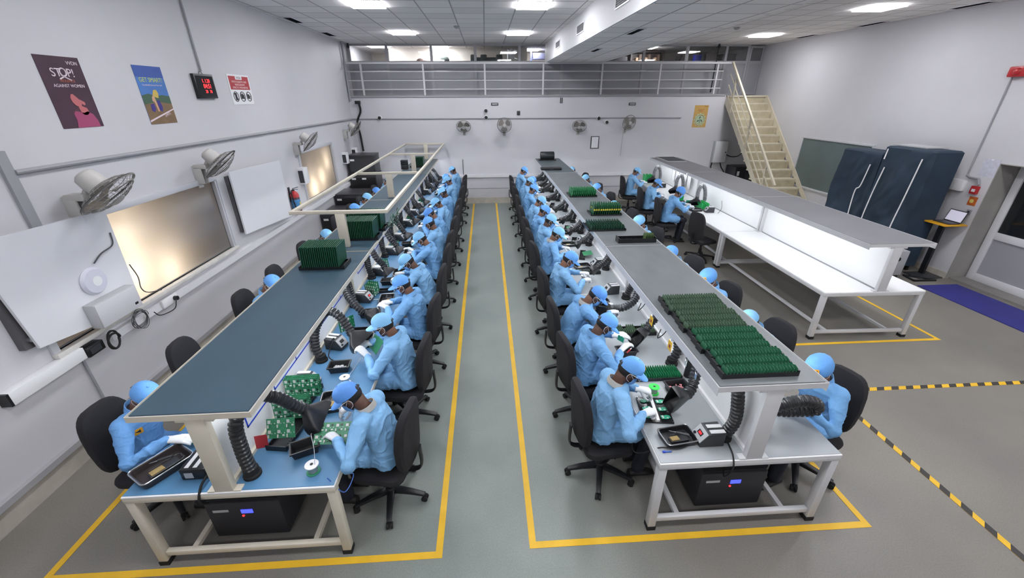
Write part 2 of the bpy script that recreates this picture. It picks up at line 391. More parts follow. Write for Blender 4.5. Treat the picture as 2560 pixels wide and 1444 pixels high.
def window(n, y0, y1, z0, z1, lamp):
    f = .05; w = bpy.data.objects.new('window_%d' % n, None); C.objects.link(w); w['kind'] = 'structure'
    mb = MB().box(LX-.05,LX+.03,y0-.03,y1+.03,z1-.02,z1+f).box(LX-.05,LX+.03,y1-.02,y1+.01,z0,z1).box(LX-.05,LX+.018,y1+.01,y1+.03,z0,z1).box(LX-.05,LX+.03,y1+.03,y1+f+.01,z0,z1).box(LX-.05,LX+.03,y0-f,y0+.02,z0,z1)
    mb.build('window_frame', mat('pale_aluminium_frame', (196,197,202), .4), w, bevel=.004)
    MB().box(LX-.07,LX+.06,y0-.05,y1+.06,z0-.05,z0).build('window_sill', mat('worn_white_sill', (206,203,198), .5, var=.08, vs=8), w, bevel=.005)
    MB().box(LX-.0298,LX-.024,y0+.02,y1-.02,z1-.032,z1-.02).box(LX-.0298,LX-.024,y1-.032,y1-.02,z0,z1-.032).box(LX-.0298,LX-.024,y0+.02,y1-.02,z0,z0+.01).build('gasket', mat('grey_gasket', (104,104,106), .6), w)
    MB().box(LX-.035,LX-.03,y0+.02,y1-.03,z0+.01,z1-.03).build('pane', FILM, w)
    # unseen box and warm lamps, added to shape the glow through the pane
    MB().box(LX-.9,LX-.87,y0-.15,y1+.15,z0-.3,z1+.3).box(LX-.88,LX-.17,y0-.2,y0-.16,z0-.3,z1+.3).box(LX-.88,LX-.17,y1+.1,y1+.14,z0-.3,z1+.3).box(LX-.88,LX-.17,y0-.2,y1+.14,z1+.25,z1+.3).box(LX-.88,LX-.17,y0-.2,y1+.14,z0-.3,z0-.25).build('unseen_glow_box', mat('tan_glow_box', (120,104,88), .8), w)
    for ly, lz, r, st in lamp:
        MB().ell((LX-.3,ly,lz),(r,r*1.6,r)).build('added_glow_lamp', emis('added_warm_glow%d' % int(st), (255,236,212), st), w, smooth=True)
window(1, *W1, [(4.66,1.42,.09,62),(5.2,1.3,.08,48),(4.7,1.85,.07,46)])
window(2, *W2, [(10.2,1.35,.1,36),(10.8,1.5,.09,24),(11.3,1.8,.09,21)])
# ------------------------------------------------------------------ left wall items
def lwy(y): return y*1.0173
def lwz(z): return 3.3+(z-3.3)*1.0173
def poly(pts, m, par, name, z=.004, t=.001): return MB().prism(pts, z, z+t).build(name, m, par)
PW = .465; PH = .64
t = thing('wall_poster', 'dark maroon wall poster reading STOP with a woman in pink', 'poster', (LX+.002, lwy(4.69), lwz(3.35)), LW)
MB().box(-PW/2,PW/2,-PH/2,PH/2,0,.003).build('poster_sheet', mat('maroon_poster_paper', (64,38,54), .6, var=.25, vs=2.2), t)
poly([(.06,-.32),(.19,-.32),(.185,-.26),(.155,-.2),(.1,-.17),(.06,-.185),(.02,-.175),(-.035,-.165),(-.06,-.19),(-.055,-.25),(-.075,-.32)], mat('pink_print', (158,66,104), .6), t, 'printed_pink_top')
poly([(.02,-.13),(.06,-.12),(.11,-.14),(.12,-.185),(.09,-.205),(.055,-.205),(.03,-.18)], mat('rose_print', (186,104,106), .6), t, 'printed_neck')
poly([(-.03,-.045),(-.025,-.085),(.0,-.115),(.035,-.13),(.065,-.115),(.075,-.09),(.05,-.05),(.01,-.01),(-.012,-.012)], mat('rose_print', D2), t, 'printed_face', .005)
poly([(.05,-.075),(.09,-.115),(.11,-.105),(.108,-.085),(.06,-.06)], mat('rose_print', D2), t, 'printed_hand', .006)
poly([(.02,-.125),(.07,-.11),(.14,-.135),(.16,-.16),(.12,-.15),(.06,-.14),(-.02,-.175),(-.08,-.19),(-.07,-.165)], mat('dark_print', (74,38,54), .6), t, 'printed_hair', .0034)
text('VVDN', .045, mat('poster_white_ink', (222,206,214), .6), t, Tl(.14,.265,.004), sx=1.0)
text('ST  P!', .105, mat('poster_white_ink', D2), t, Tl(.0,.175,.004))
MB().ring((0.003,.182,.0045),.034,.007,n=20).build('printed_ribbon', mat('poster_white_ink', D2), t)
poly([(-.03,.15),(-.012,.155),(.075,.115),(.065,.11)], mat('poster_white_ink', D2), t, 'printed_ribbon_tail'); poly([(.03,.15),(.02,.155),(-.055,.128),(-.05,.115)], mat('poster_white_ink', D2), t, 'printed_ribbon_tail')
text('VIOLENCE', .035, mat('poster_orange_ink', (176,96,74), .6), t, Tl(.02,.105,.004)); text('AGAINST WOMEN', .04, mat('poster_white_ink', D2), t, Tl(.02,.062,.004))
t = thing('wall_poster', 'blue sky and brown field wall poster reading GET SMART', 'poster', (LX+.002, lwy(5.825), lwz(3.33)), LW)
MB().box(-.235,.235,-.325,.325,0,.003).build('poster_sheet', mat('blue_poster_paper', (70,118,186), .6, var=.12, vs=2), t)
MB().box(-.235,.235,.2,.325,.003,.0036).build('printed_upper_sky', mat('deep_blue_print', (54,84,158), .6), t)
MB().box(-.235,.235,-.325,-.03,.003,.0036).build('printed_field', mat('brown_print', (122,98,70), .6, var=.15, vs=6), t)
poly([(-.235,-.1),(-.235,.0),(-.12,.02),(.0,-.01),(.1,.005),(.235,-.01),(.235,-.1),(.0,-.07)], mat('hedge_print', (62,92,72), .6), t, 'printed_hedge', .0036)
poly([(-.06,.0),(-.02,.06),(.03,.065),(.05,.02),(.03,-.03),(-.03,-.02)], mat('straw_print', (206,178,86), .6), t, 'printed_hair', .004)
poly([(-.08,-.02),(-.04,.01),(-.03,-.06),(-.02,-.18),(-.045,-.185),(-.06,-.08),(-.09,-.06)], mat('skin_print', (204,160,128), .6), t, 'printed_arm', .0045)
poly([(-.02,-.06),(.03,-.05),(.05,-.13),(.03,-.19),(-.01,-.17)], mat('indigo_print', (58,48,130), .6), t, 'printed_shirt', .0042); poly([(-.14,-.1),(-.08,-.09),(-.075,-.15),(-.11,-.19),(-.15,-.17)], mat('indigo_print', D2), t, 'printed_shorts', .0042)
poly([(-.235,-.3),(-.235,-.28),(.235,-.155),(.235,-.168)], mat('poster_white_ink', D2), t, 'printed_start_line', .004)
text('VVDN', .04, mat('deep_blue_print', D2), t, Tl(.14,.28,.004)); text('GET SMART!', .07, mat('lime_print', (198,206,84), .6), t, Tl(0,.17,.004)); text('You identify the true Your start', .026, mat('poster_white_ink', D2), t, Tl(0,.115,.004)); text('LIMITS', .04, mat('poster_white_ink', D2), t, Tl(.1,-.225,.004) @ M.Rotation(R(15), 4, 'Z'))
t = thing('digital_wall_clock', 'black digital clock with red digits on white wall', 'clock', (LX+.001, lwy(6.83), lwz(3.45)), LW)
MB().box(-.225,.225,-.16,.16,0,.045).build('case', BLACKP, t, bevel=.006); MB().box(-.2,.2,-.135,.135,.045,.047).build('face', mat('clock_glass', (16,22,24), .15), t)
text('1. 1.20', .068, REDLED, t, Tl(.02,.07,.048)); text('04:51', .085, REDLED, t, Tl(.03,.0,.048)); text('28   70', .055, REDLED, t, Tl(.03,-.07,.048))
MB().tube(spline([(-.05,.16,.02),(-.03,.19,.02),(.02,.18,.02),(.03,.16,.02)]), .004).build('hanger', BLACKP, t)
t = thing('notice_sign', 'red and white no photography notice beside the clock', 'sign', (LX+.001, lwy(7.82), lwz(3.42)), LW)
MB().box(-.33,.33,-.225,.225,0,.006).build('board', CARD, t); MB().box(-.3,.3,0,.2,.006,.007).build('red_field', mat('red_print', (168,44,52), .5), t); poly(rrect(-.1,.1,.15,.2,.012), CARD, t, 'name_tab', .0072)
text('VVDN', .05, BLACKP, t, Tl(0,.175,.0085)); RWI = mat('sign_white_ink', (232,214,212), .6)
for s_, y in (('PHOTOGRAPHY AND',.115),('VIDEOGRAPHY',.072),('STRICTLY PROHIBITED',.029)): text(s_, .042, RWI, t, Tl(0,y,.0072), sx=1.1)
for x, k in ((-.2,0),(0,1),(.2,2)):
    mb = MB().ring((x,-.105,.007),.072,.006,n=28); mb.bar((x-.05,-.055,.008),(x+.05,-.155,.008),.01,.002)
    if k == 0: mb.box(x-.03,x+.03,-.16,-.05,.006,.0075)
    elif k == 1: mb.box(x-.05,x+.05,-.14,-.075,.006,.0075).box(x-.02,x+.02,-.075,-.06,.006,.0075)
    else: mb.box(x-.05,x+.02,-.14,-.07,.006,.0075).prism([(x+.02,-.105),(x+.05,-.13),(x+.05,-.08)],.006,.0075)
    mb.build('prohibition_pictogram', BLACKP, t)
def conduit(pts, r, lab, m=GALV, name='conduit_pipe'):
    return tag(MB().tube(pts, r, 8).build(name, m, smooth=True), lab, 'pipe')
conduit([(LX+.025,3.9,lwz(2.73)),(LX+.025,13.9,lwz(2.7))], .022, 'long grey conduit running level along clock wall above fans')
conduit([(LX+.02,6.97,CZ),(LX+.02,6.97,lwz(3.64))], .014, 'thin grey conduit dropping from ceiling to digital clock')
tag(MB().box(LX,LX+.03,3.81,3.9,2.2,2.9).build('cable_duct', GALV), 'flat grey upright duct above big white wall board', 'duct')
conduit([(LX+.02,3.66,.93),(LX+.02,3.66,.28)], .012, 'thin grey pipe from raceway down to floor channel')
# big boards standing off the wall
def wallboard(y0, pts, lab):
    t = thing('wall_board', lab, 'board', (LX, 0, 0), LW)
    MB().prism(pts, .1, .125).build('panel', mat('white_board_sheet', (212,213,217), .5, var=.02, vs=1.5), t)
    xs = [p[0] for p in pts]; zs = [p[1] for p in pts]
    MB().prism([(min(xs)+.05,min(zs)+.17),(max(xs)-.05,min(zs)+.1),(max(xs)-.05,max(zs)-.08),(min(xs)+.05,max(zs)-.08)], 0, .06).build('backing_frame', mat('dark_backing', (88,87,90), .7), t)
    mb = MB()
    for y, z in ((min(xs)+.1,min(zs)+.25),(max(xs)-.1,min(zs)+.2),(max(xs)-.1,max(zs)-.15),(min(xs)+.1,max(zs)-.15)): mb.cyl((y,z,.06),(y,z,.1),.02)
    mb.build('standoff', STEEL, t); return t
wallboard(0, [(3.3,1.3),(4.42,1.14),(4.46,2.25),(3.2,2.28)], 'large white board covering part of window, disc router on it')
wallboard(0, [(6.75,1.26),(8.45,1.12),(8.45,2.2),(6.76,2.26)], 'large white board beside window, above the wall sill')
BX = LX+.125
t = thing('wifi_router', 'white round disc router on big white board', 'router', (BX, 4.0, 1.64), LW)
MB().lathe([(.135,0),(.14,.015),(.12,.04),(.05,.052)],28).build('body', mat('lilac_white_plastic', (204,204,216), .4), t, smooth=True); MB().lathe([(.05,.05),(.05,.054),(.03,.056)],20).build('centre_cap', WHPL, t, smooth=True)
t = thing('wall_mounted_box', 'white metal network box under the disc router', 'box', (BX, 4.05, 1.33), (R(90),0,R(90)))
MB().box(-.26,.26,-.125,.13,0,.1).build('body', LGPL, t, bevel=.006); MB().box(-.255,.255,-.12,.125,.1,.112).build('cover', mat('pale_grey_cover', (190,190,194), .45), t, bevel=.004); MB().box(.17,.21,-.075,-.05,.112,.114).build('latch', BLACKP, t)
def cable(pts, r, lab, m=RUB, name='hanging_cable', per=10, grp=None, cat='cable'):
    return tag(MB().tube(spline(pts, per), r, 6).build(name, m, smooth=True), lab, cat, grp)
def coil(c, r, n, k, seed):
    out = []
    for i in range(n*k+1):
        a = 2*pi*i/n; q = r*(1+.13*sin(i*.083*2.2+seed)); e = .16*sin(i*.05+seed)
        out.append((c[0]+.012*sin(i*.21), c[1]+q*cos(a)*(1+e)+.008*sin(i*.03), c[2]+q*sin(a)*(1-e)))
    return out
tag(MB().tube(coil((LX+.09,4.36,1.0),.098,24,6,1),.0038,5).build('hanging_coil', mat('grey_cable', (70,70,74), .6), smooth=True), 'coiled grey cable hanging below window corner', 'cable')
tag(MB().tube(coil((LX+.12,3.93,.98),.085,24,2,3),.011,6).build('hanging_cable_loop', RUB, smooth=True), 'thick black cable loop hanging under network box', 'cable')
cable([(BX+.02,4.08,1.8),(BX+.015,4.2,1.86),(BX+.015,4.36,1.9),(BX+.01,4.4,2.02)], .007, 'grey router lead curving up over white board', mat('grey_cable', D2))
cable([(LX+.1,4.5,1.62),(LX+.09,4.55,1.45),(LX+.1,4.52,1.32),(LX+.07,4.62,1.22),(LX+.08,4.8,1.17)], .006, 'thin dark lead draped at window corner', mat('grey_cable', D2))
t = thing('wall_socket', 'white socket with black plug below window corner', 'socket', (LX+.055, 4.86, .99), LW)
MB().box(-.13,.13,-.05,.05,0,.03).build('plate', WHPL, t, bevel=.004); MB().cyl((.07,0,.03),(.07,0,.07),.028).build('plug', BLACKP, t)
cable([(LX+.12,4.9,.97),(LX+.14,4.8,.9),(LX+.12,4.6,.92),(LX+.1,4.55,.99)], .006, 'black lead drooping from the wall socket')
t = thing('cable_raceway', 'fat white raceway box on wall, near the seated worker', 'raceway', (LX, 3.35, 1.02), LW)
MB().box(-.4,.3,-.06,.06,0,.09).build('body', WHPL, t, bevel=.004); MB().box(-.42,-.4,-.06,.06,0,.09).build('end_cap', BLACKP, t)
t = thing('junction_box', 'black junction box between raceway and cable loop', 'box', (LX, 3.75, 1.0), LW)
MB().box(-.09,.1,-.05,.05,0,.1).build('body', BLACKP, t, bevel=.004); MB().box(-.06,.06,-.03,.03,.1,.104).build('lid', DKPL, t)
# fire extinguisher
t = thing('wall_mounted_extinguisher', 'red topped fire extinguisher with blue label hung on wall', 'fire extinguisher', (LX+.1, 8.8, 1.12))
mb = MB().lathe([(.07,.0),(.085,.015),(.085,.3)],20); mb.build('body', mat('grey_red_cylinder', (92,58,66), .35), t, smooth=True)
MB().lathe([(.085,.3),(.082,.35),(.06,.395),(.03,.42),(.028,.43)],20).build('red_shoulder', mat('red_paint', (178,40,46), .35), t, smooth=True)
MB().lathe([(.087,.07),(.087,.26)],20).build('blue_label', mat('blue_label_print', (66,128,178), .5, var=.3, vs=14), t, smooth=True); MB().prism(rrect(-.03,.03,.1,.2,.01), 0, .004, M.Translation((.084,0,0)) @ M.Rotation(R(90),4,'Z') @ M.Rotation(R(90),4,'X')).build('yellow_patch', mat('yellow_print', (212,196,110), .5), t)
MB().cyl((0,0,.43),(0,0,.46),.02).bar((-.02,0,.47),(.09,.04,.5),.018,.01).bar((-.02,0,.46),(.08,.03,.45),.016,.008).build('valve_handle', BLACKP, t); MB().tube(spline([(.0,-.02,.45),(.0,-.1,.44),(.01,-.13,.3),(.02,-.1,.1),(.03,-.08,.0)]),.012,8).build('hose', RUB, t, smooth=True); MB().box(-.1,-.08,-.03,.03,.2,.5).build('wall_bracket', BLACKP, t)
for y, z, w, h, lab in ((9.5,1.74,.24,.34,'pale switch box beside far window, above extinguisher'),(12.5,1.72,.2,.3,'pale switch box between far window and room corner'),(13.45,1.75,.2,.3,'pale switch box nearest the room corner')):
    t = thing('switch_box', lab, 'switch box', (LX, y, z), LW, 'clock wall switch boxes'); MB().box(-w/2,w/2,-h/2,h/2,0,.14).build('body', WHPL, t, bevel=.008); MB().box(-w/2-.004,-w/2,-h/2+.03,h/2-.05,.02,.12).build('side_panel', DKPL, t)
# ------------------------------------------------------------------ wall fans
FANM = mat('grey_white_fan_plastic', (186,184,180), .45, var=.05, vs=10); FWIRE = mat('fan_wire', (150,148,144), .4); BLADE = mat('smoky_fan_blade', (128,124,118), .35)
def guard(sgn):
    mb = MB(); Rr = .23
    for r, z in ((.23,0),(.19,.03),(.15,.05),(.11,.062),(.07,.07)): mb.ring((0,0,z*sgn), r, .0022 if r < .22 else .008, 30, 5)
    for i in range(30):
        a = 2*pi*i/30; mb.tube([(.06*cos(a),.06*sin(a),.07*sgn),(.15*cos(a),.15*sin(a),.05*sgn),(.23*cos(a),.23*sin(a),0)], .0016, 4, False)
    return mb.mesh('front_guard' if sgn > 0 else 'rear_guard', smooth=True)
def blade_mesh():
    mb = MB(); rs = []
    for i in range(7):
        q = i/6; r = .04+.165*q; w = (.5+.35*sin(pi*q*.8))*(1-.25*q)
        rs.append([(r*cos(a), r*sin(a), .035*(a/w)*.5+ dz) for a, dz in ((-w,-.002),(0,-.002),(w,-.002),(w,.002),(0,.002),(-w,.002))])
    return mb.rings(rs).mesh('blade', smooth=True)
FME = dict(front_guard=guard(1), rear_guard=guard(-1), blade=blade_mesh(), motor_housing=MB().lathe([(.05,-.2),(.075,-.18),(.085,-.12),(.085,-.06),(.07,-.05)],22).mesh('motor_housing', smooth=True),
   hub_cap=MB().lathe([(.055,.07),(.058,.076),(.04,.084),(.01,.086)],20).mesh('hub_cap', smooth=True),
   bracket=MB().box(-.045,.045,-.25,.02,0,.02).box(-.05,-.03,-.2,.0,0,.1).box(.03,.05,-.2,.0,0,.1).box(-.05,.05,-.02,.03,.02,.17).mesh('bracket', .006), arm=MB().cyl((0,.0,.13),(0,.08,.19),.022).mesh('arm', smooth=True))
def fan(loc, rot, tilt, yaw, lab, sc=1, grime=False):
    t = thing('wall_fan', lab, 'fan', loc, rot, 'white wall fans'); t.scale = (sc,)*3
    link('bracket', FME['bracket'], FANM, t); link('arm', FME['arm'], FANM, t)
    H = M.Translation((0,.12,.24)) @ M.Rotation(yaw,4,'Y') @ M.Rotation(tilt,4,'X') @ M.Translation((0,0,.12))
    link('motor_housing', FME['motor_housing'], FANM, t, T=H); link('rear_guard', FME['rear_guard'], FWIRE, t, T=H); link('front_guard', FME['front_guard'], FWIRE, t, T=H); link('hub_cap', FME['hub_cap'], FANM, t, T=H)
    for k in range(3): link('blade', FME['blade'], BLADE, t, T=H @ M.Rotation(2*pi*k/3+.5,4,'Z'))
    return t
fan((LX,4.26,2.42), LW, R(52), R(12), 'white wall fan tilted down, biggest, above white board', 1.25)
fan((LX,6.2,2.42), LW, R(50), R(14), 'white wall fan tilted down above window corner', 1.15)
fan((LX,9.5,2.4), LW, R(42), R(18), 'white wall fan above far window and switch box', 1.1)
fan((LX,12.9,2.42), LW, R(40), R(20), 'white wall fan by the corner pipe, last on clock wall', 1.1)
fan((-.68,YB,2.42), BW, R(35), 0, 'wall fan over aisle, tilted down, nearer clock wall', .95)
fan((.58,YB,2.4), BW, R(8), 0, 'upright wall fan facing straight out, below two cameras', .95)
fan((2.96,YB,2.4), BW, R(35), R(-15), 'tilted wall fan above the small framed notice', .95)
fan((4.48,YB,2.44), BW, R(10), R(12), 'yellowed wall fan with hanging lead, last before orange poster', .98)
cable([(4.45,YB-.02,2.2),(4.44,YB-.02,1.9),(4.43,YB-.02,1.5)], .006, 'pale lead hanging straight below yellowed wall fan', GALV)
# ================================================================== BACK WALL ITEMS
conduit([(-4.1,YB-.02,2.69),(6.3,YB-.02,2.66)], .014, 'thin grey conduit running level across wall behind fans')
def bplate(name, x, z, w, h, d, m, lab, cat, inner=None):
    t = thing(name, lab, cat, (x, YB, z), BW)
    MB().box(-w/2,w/2,-h/2,h/2,0,d).build('frame' if inner else 'body', m, t, bevel=.004)
    if inner: MB().box(-w/2+.025,w/2-.025,-h/2+.02,h/2-.02,d,d+.003).build(inner[0], inner[1], t)
    return t
bplate('small_sign', .3, 3.085, .22, .075, .015, BLACKP, 'small black edged plate high on wall above aisle fans', 'sign', ('face', LGPL))
bplate('small_sign', 4.65, 3.065, .22, .075, .015, BLACKP, 'small black edged plate high on wall near orange poster', 'sign', ('face', LGPL))
t = thing('wall_slot', 'pair of short black upright bars below slab edge', 'bracket', (2.38, YB, 3.18), BW); MB().box(-.035,-.015,-.08,.08,0,.02).box(.015,.035,-.08,.08,0,.02).build('bar_pair', BLACKP, t)
bplate('framed_notice', 3.54, 1.93, .27, .38, .02, BLACKP, 'small black framed white notice on wall below tilted fan', 'frame', ('sheet', CARD))
bplate('wall_thermometer', 1.04, 2.83, .1, .12, .03, DKPL, 'small dark square device on wall beside upright fan', 'device')
for x, z, lab in ((.02,2.9,'upper small black camera on wall between aisle fans'),(.02,2.71,'lower small black camera on wall between aisle fans'),(-3.26,2.72,'small black camera on wall conduit beside dark corner pipe'),(3.6,2.66,'white collared dome camera right of tilted fan conduit'),(3.87,2.54,'small black camera hanging below conduit near yellowed fan')):
    t = thing('security_camera', lab, 'camera', (x, YB, z), BW); MB().lathe([(.06,0),(.065,.02),(.05,.05)],16).build('mount', WHPL, t, smooth=True); MB().lathe([(.045,.05),(.05,.08),(.03,.115),(.01,.12)],16).build('lens_dome', BLACKP, t, smooth=True)
t = thing('wall_poster', 'orange wall poster with a pale green wheel emblem', 'poster', (6.93, YB-.002, 2.69), BW)
MB().box(-.225,.225,-.33,.33,0,.003).build('poster_sheet', mat('ochre_poster_paper', (190,152,84), .6, var=.06, vs=3), t)
mb = MB().ring((0,-.1,.004),.155,.012,n=30); PGR = mat('pale_green_print', (168,190,160), .6); mb.build('printed_ring', mat('pale_green_print', D2), t)
poly(disc(0,-.1,.13,28), PGR, t, 'printed_disc', .0032, .001)
mb = MB()
for k in range(3):
    a = R(90+120*k); mb.prism([(0.02*cos(a+1.57),-.1+.02*sin(a+1.57)),(.075*cos(a-.28),-.1+.075*sin(a-.28)),(.115*cos(a),-.1+.115*sin(a)),(.075*cos(a+.28),-.1+.075*sin(a+.28))],.0045,.0055)
mb.prism([(-.008,-.21),(.008,-.21),(.008,-.1),(-.008,-.1)],.0045,.0055); mb.build('printed_figure', mat('dark_green_print', (62,84,66), .6), t)
for k in range(12):
    a = 2*pi*k/12; poly(disc(.185*cos(a), -.1+.185*sin(a), .022, 10), PGR, t, 'printed_lobe', .0032, .001)
text('VVDN', .045, mat('dark_brown_print', (92,62,34), .6), t, Tl(.15,.29,.004)); text('QUALITY', .05, mat('dark_red_print', (140,60,40), .6), t, Tl(0,.19,.004)); text('POLICY', .04, mat('dark_red_print', D2), t, Tl(0,.145,.004))
# electrical box, black ups and cables in stair corner
t = thing('electrical_box', 'white electrical box on wall beside the staircase', 'box', (7.76, YB, 1.6), BW)
MB().box(-.22,.22,-.34,.34,0,.16).build('body', LGPL, t, bevel=.006); MB().box(-.21,.21,-.33,.33,.16,.175).build('door', mat('box_door', (206,207,210), .45), t, bevel=.004); MB().box(.15,.18,-.03,.01,.175,.185).build('latch', BLACKP, t)
t = thing('power_unit', 'black power unit standing by stairs under electrical box', 'ups', (8.42, 13.45, 0))
MB().box(-.38,.32,-.3,.3,.04,1.2).build('cabinet', mat('charcoal_cabinet', (42,42,47), .45), t, bevel=.012); MB().box(-.32,-.24,-.302,-.3,.93,1.07).build('label_sticker', CARD, t); MB().box(-.04,.18,-.304,-.3,.8,1.0).build('vent_panel', DKPL, t); MB().box(-.34,-.28,-.25,.25,0,.04).box(.22,.28,-.25,.25,0,.04).build('foot_rail', RUB, t)
cable([(7.58,YB-.08,1.26),(7.58,YB-.1,1.05),(7.8,YB-.12,.92),(8.05,YB-.14,.9)], .02, 'black cable loop under electrical box, left pair'.replace(', left pair','')) ; cable([(7.86,YB-.08,1.26),(7.92,YB-.1,1.1),(8.0,YB-.14,.98),(8.06,YB-.2,.8)], .018, 'black cable dropping from electrical box to power unit'); cable([(7.98,YB-.08,1.52),(8.2,YB-.1,1.44),(8.45,YB-.08,1.46),(8.6,YB-.06,1.6)], .014, 'black cable sagging from electrical box toward stairs')
# black boxes stack in the far corner
def blackbox(x, y, z, w, d, h, lab, stickers=1):
    t = thing('battery_cabinet', lab, 'cabinet', (x, y, z), group=None)
    MB().box(-w/2,w/2,-d/2,d/2,0,h).build('body', mat('black_cabinet', (36,36,40), .4, var=.08, vs=4), t, bevel=.012); MB().box(-w/2-.004,w/2+.004,-d/2-.004,d/2+.004,h-.03,h+.004).build('lid', mat('black_lid', (50,50,55), .35), t, bevel=.006)
    MB().box(-w/2+.03,w/2-.03,-d/2-.008,-d/2,.06,h-.1).build('front_panel', DKPL if z > 1 else BLACKP, t)
    for k in range(stickers): MB().box(-w/2+.06+.3*k,-w/2+.18+.3*k,-d/2-.01,-d/2-.008,h-.16,h-.11).build('label_sticker', CARD, t)
    return t
blackbox(-3.68, 12.95, 0, .78, .7, .62, 'black cabinet at stack bottom in room corner'); blackbox(-3.67, 12.95, .626, .78, .7, .62, 'black cabinet in middle of corner stack',2); blackbox(-3.66, 12.95, 1.254, .74, .66, .52, 'black cabinet topmost of the corner stack')
blackbox(-3.69, 11.6, 0, .8, .8, .95, 'lower black cabinet in front of corner stack'); blackbox(-3.69, 10.5, 0, .8, .9, .72, 'wide low black cabinet along clock wall, behind seated workers')
conduit([(LX+.05,YB-.03,CZ),(LX+.05,YB-.03,3.2)], .03, 'grey pipe in upper room corner, beside glass partition')
tag(MB().tube(spline([(LX+.3,YB-.05,3.12),(LX+.31,YB-.06,2.9),(LX+.17,YB-.06,2.6),(LX+.2,YB-.05,2.2),(LX+.22,YB-.06,1.75)]), .03, 8).build('hanging_corner_cable', RUB, smooth=True), 'thick black cable curving down the room corner', 'cable')
t = thing('cable_gland', 'small black gland box at top of corner cable', 'box', (LX+.28, YB, 3.15), BW); MB().box(-.09,.06,-.04,.05,0,.1).build('body', BLACKP, t, bevel=.004)
conduit([(-.78,YB-.012,.95),(-.78,YB-.012,1.45)], .008, 'short black upright lead on wall above raceway', RUB)
# ================================================================== MEZZANINE
RAILM = mat('white_rail_paint', (198,198,200), .4); ALU = mat('grey_aluminium_section', (158,158,162), .4)
t = thing('balcony_railing', 'long pale steel railing along upper floor edge', 'railing', (0, YB+.06, 3.335))
MB().box(LX+.02,7.66,-.03,.03,.85,.9).build('top_rail', RAILM, t)
for z in (.65,.41,.17): MB().tube([(LX+.02,0,z),(7.45,0,z)], .016, 8).build('rail', RAILM, t, smooth=True)
for x in (-3.65,-1.82,.02,1.8,3.62,5.44,7.25):
    p = MB().box(x-.025,x+.025,-.02,.02,0,.85).build('post', RAILM, t); MB().box(x-.06,x+.06,-.04,.04,-.003,.004).build('base_plate', DKPL, p)
PY = 14.55
GLS = bpy.data.materials.new('clear_partition_glass'); GLS.use_nodes = True; nt = GLS.node_tree; nt.nodes.clear()
o_ = nt.nodes.new('ShaderNodeOutputMaterial'); a_ = nt.nodes.new('ShaderNodeBsdfTransparent'); g_ = nt.nodes.new('ShaderNodeBsdfGlossy'); x_ = nt.nodes.new('ShaderNodeMixShader'); f_ = nt.nodes.new('ShaderNodeFresnel')
g_.inputs['Roughness'].default_value = .02; f_.inputs[0].default_value = 1.5; a_.inputs[0].default_value = (.93,.94,.94,1)
nt.links.new(f_.outputs[0], x_.inputs[0]); nt.links.new(a_.outputs[0], x_.inputs[1]); nt.links.new(g_.outputs[0], x_.inputs[2]); nt.links.new(x_.outputs[0], o_.inputs[0])
pt = bpy.data.objects.new('wall_partition', None); C.objects.link(pt); pt['kind'] = 'structure'; pt.location = (0, PY, 3.3)
mull = [-4.08,-2.95,-1.6,-.26,1.11,2.45,3.75,5.05,6.45,7.72,8.44]
for x in mull: MB().box(x-.04,x+.04,-.03,.03,0,1.45).build('mullion', ALU, pt)
MB().box(LX,8.44,-.035,.035,.92,1.0).build('transom', ALU, pt); MB().box(LX,8.44,-.034,.034,0,.06).build('bottom_rail', ALU, pt); MB().box(LX,8.44,-.034,.034,1.4,1.45).build('head_rail', ALU, pt)
PANM = mat('grey_partition_board', (150,151,155), .5, var=.03, vs=2)
for a, b in zip(mull, mull[1:]):
    MB().box(a+.04,b-.04,-.012,.012,.06,.92).build('lower_board', PANM, pt); MB().box(a+.04,b-.04,-.004,.004,1.0,1.4).build('glass_pane', GLS, pt)
d = bpy.data.objects.new('door_1', None); C.objects.link(d); d['kind'] = 'structure'; d.location = (8.5, PY, 3.3); d.rotation_euler = (0,0,R(6))
MB().box(-.01,.05,-.02,.02,.02,1.42).box(.42,.48,-.02,.02,.02,1.42).box(.05,.42,-.02,.02,.02,.08).box(.05,.42,-.02,.02,.92,1.0).box(.05,.42,-.02,.02,1.36,1.42).build('door_frame', ALU, d); MB().box(.05,.42,-.008,.008,.08,.92).build('door_board', PANM, d); MB().box(.05,.42,-.003,.003,1.0,1.36).build('glass_pane', GLS, d)
struct('wall_upper_inner', MB().box(-3.1,1.45,15.62,15.7,3.3,CZ), mat('warm_white_wall_paint', D2))
# things inside the upper room
UZ = 3.3
LEDGE = mat('dark_ledge_board', (70,70,72), .6)
t = thing('display_ledge', 'long dark ledge table behind the upper glass wall', 'table', (1.9, 15.15, UZ)); MB().box(-5.9,6.48,-.35,.35,.86,.93).build('top', LEDGE, t)
for x in (-5.5,-2.0,2.0,6.3): MB().box(x-.03,x+.03,-.3,.3,0,.86).build('leg', LEDGE, t)
TZ = UZ+.93; DGC = mat('dark_green_cloth', (58,66,62), .85, var=.1, vs=8)
t = thing('round_bundle', 'dark round cushion bundle behind upper glass', 'bundle', (-1.25,15.1,TZ)); MB().ell((0,0,.13),(.15,.15,.13)).build('cushion', DGC, t, smooth=True)
t = thing('cloth_heap', 'low dark heap behind upper glass beside a mullion', 'heap', (-1.98,15.1,TZ)); MB().ell((0,0,.06),(.28,.15,.07)).ell((-.05,0,.1),(.12,.1,.08)).build('cloth', mat('brown_cloth', (84,66,62), .9), t, smooth=True)
t = thing('rolled_cushion', 'dark green bolster set with raised round ends behind glass', 'cushion', (.1,15.1,TZ)); MB().cyl((-.4,0,.12),(.4,0,.12),.09).build('roll', DGC, t, smooth=True)
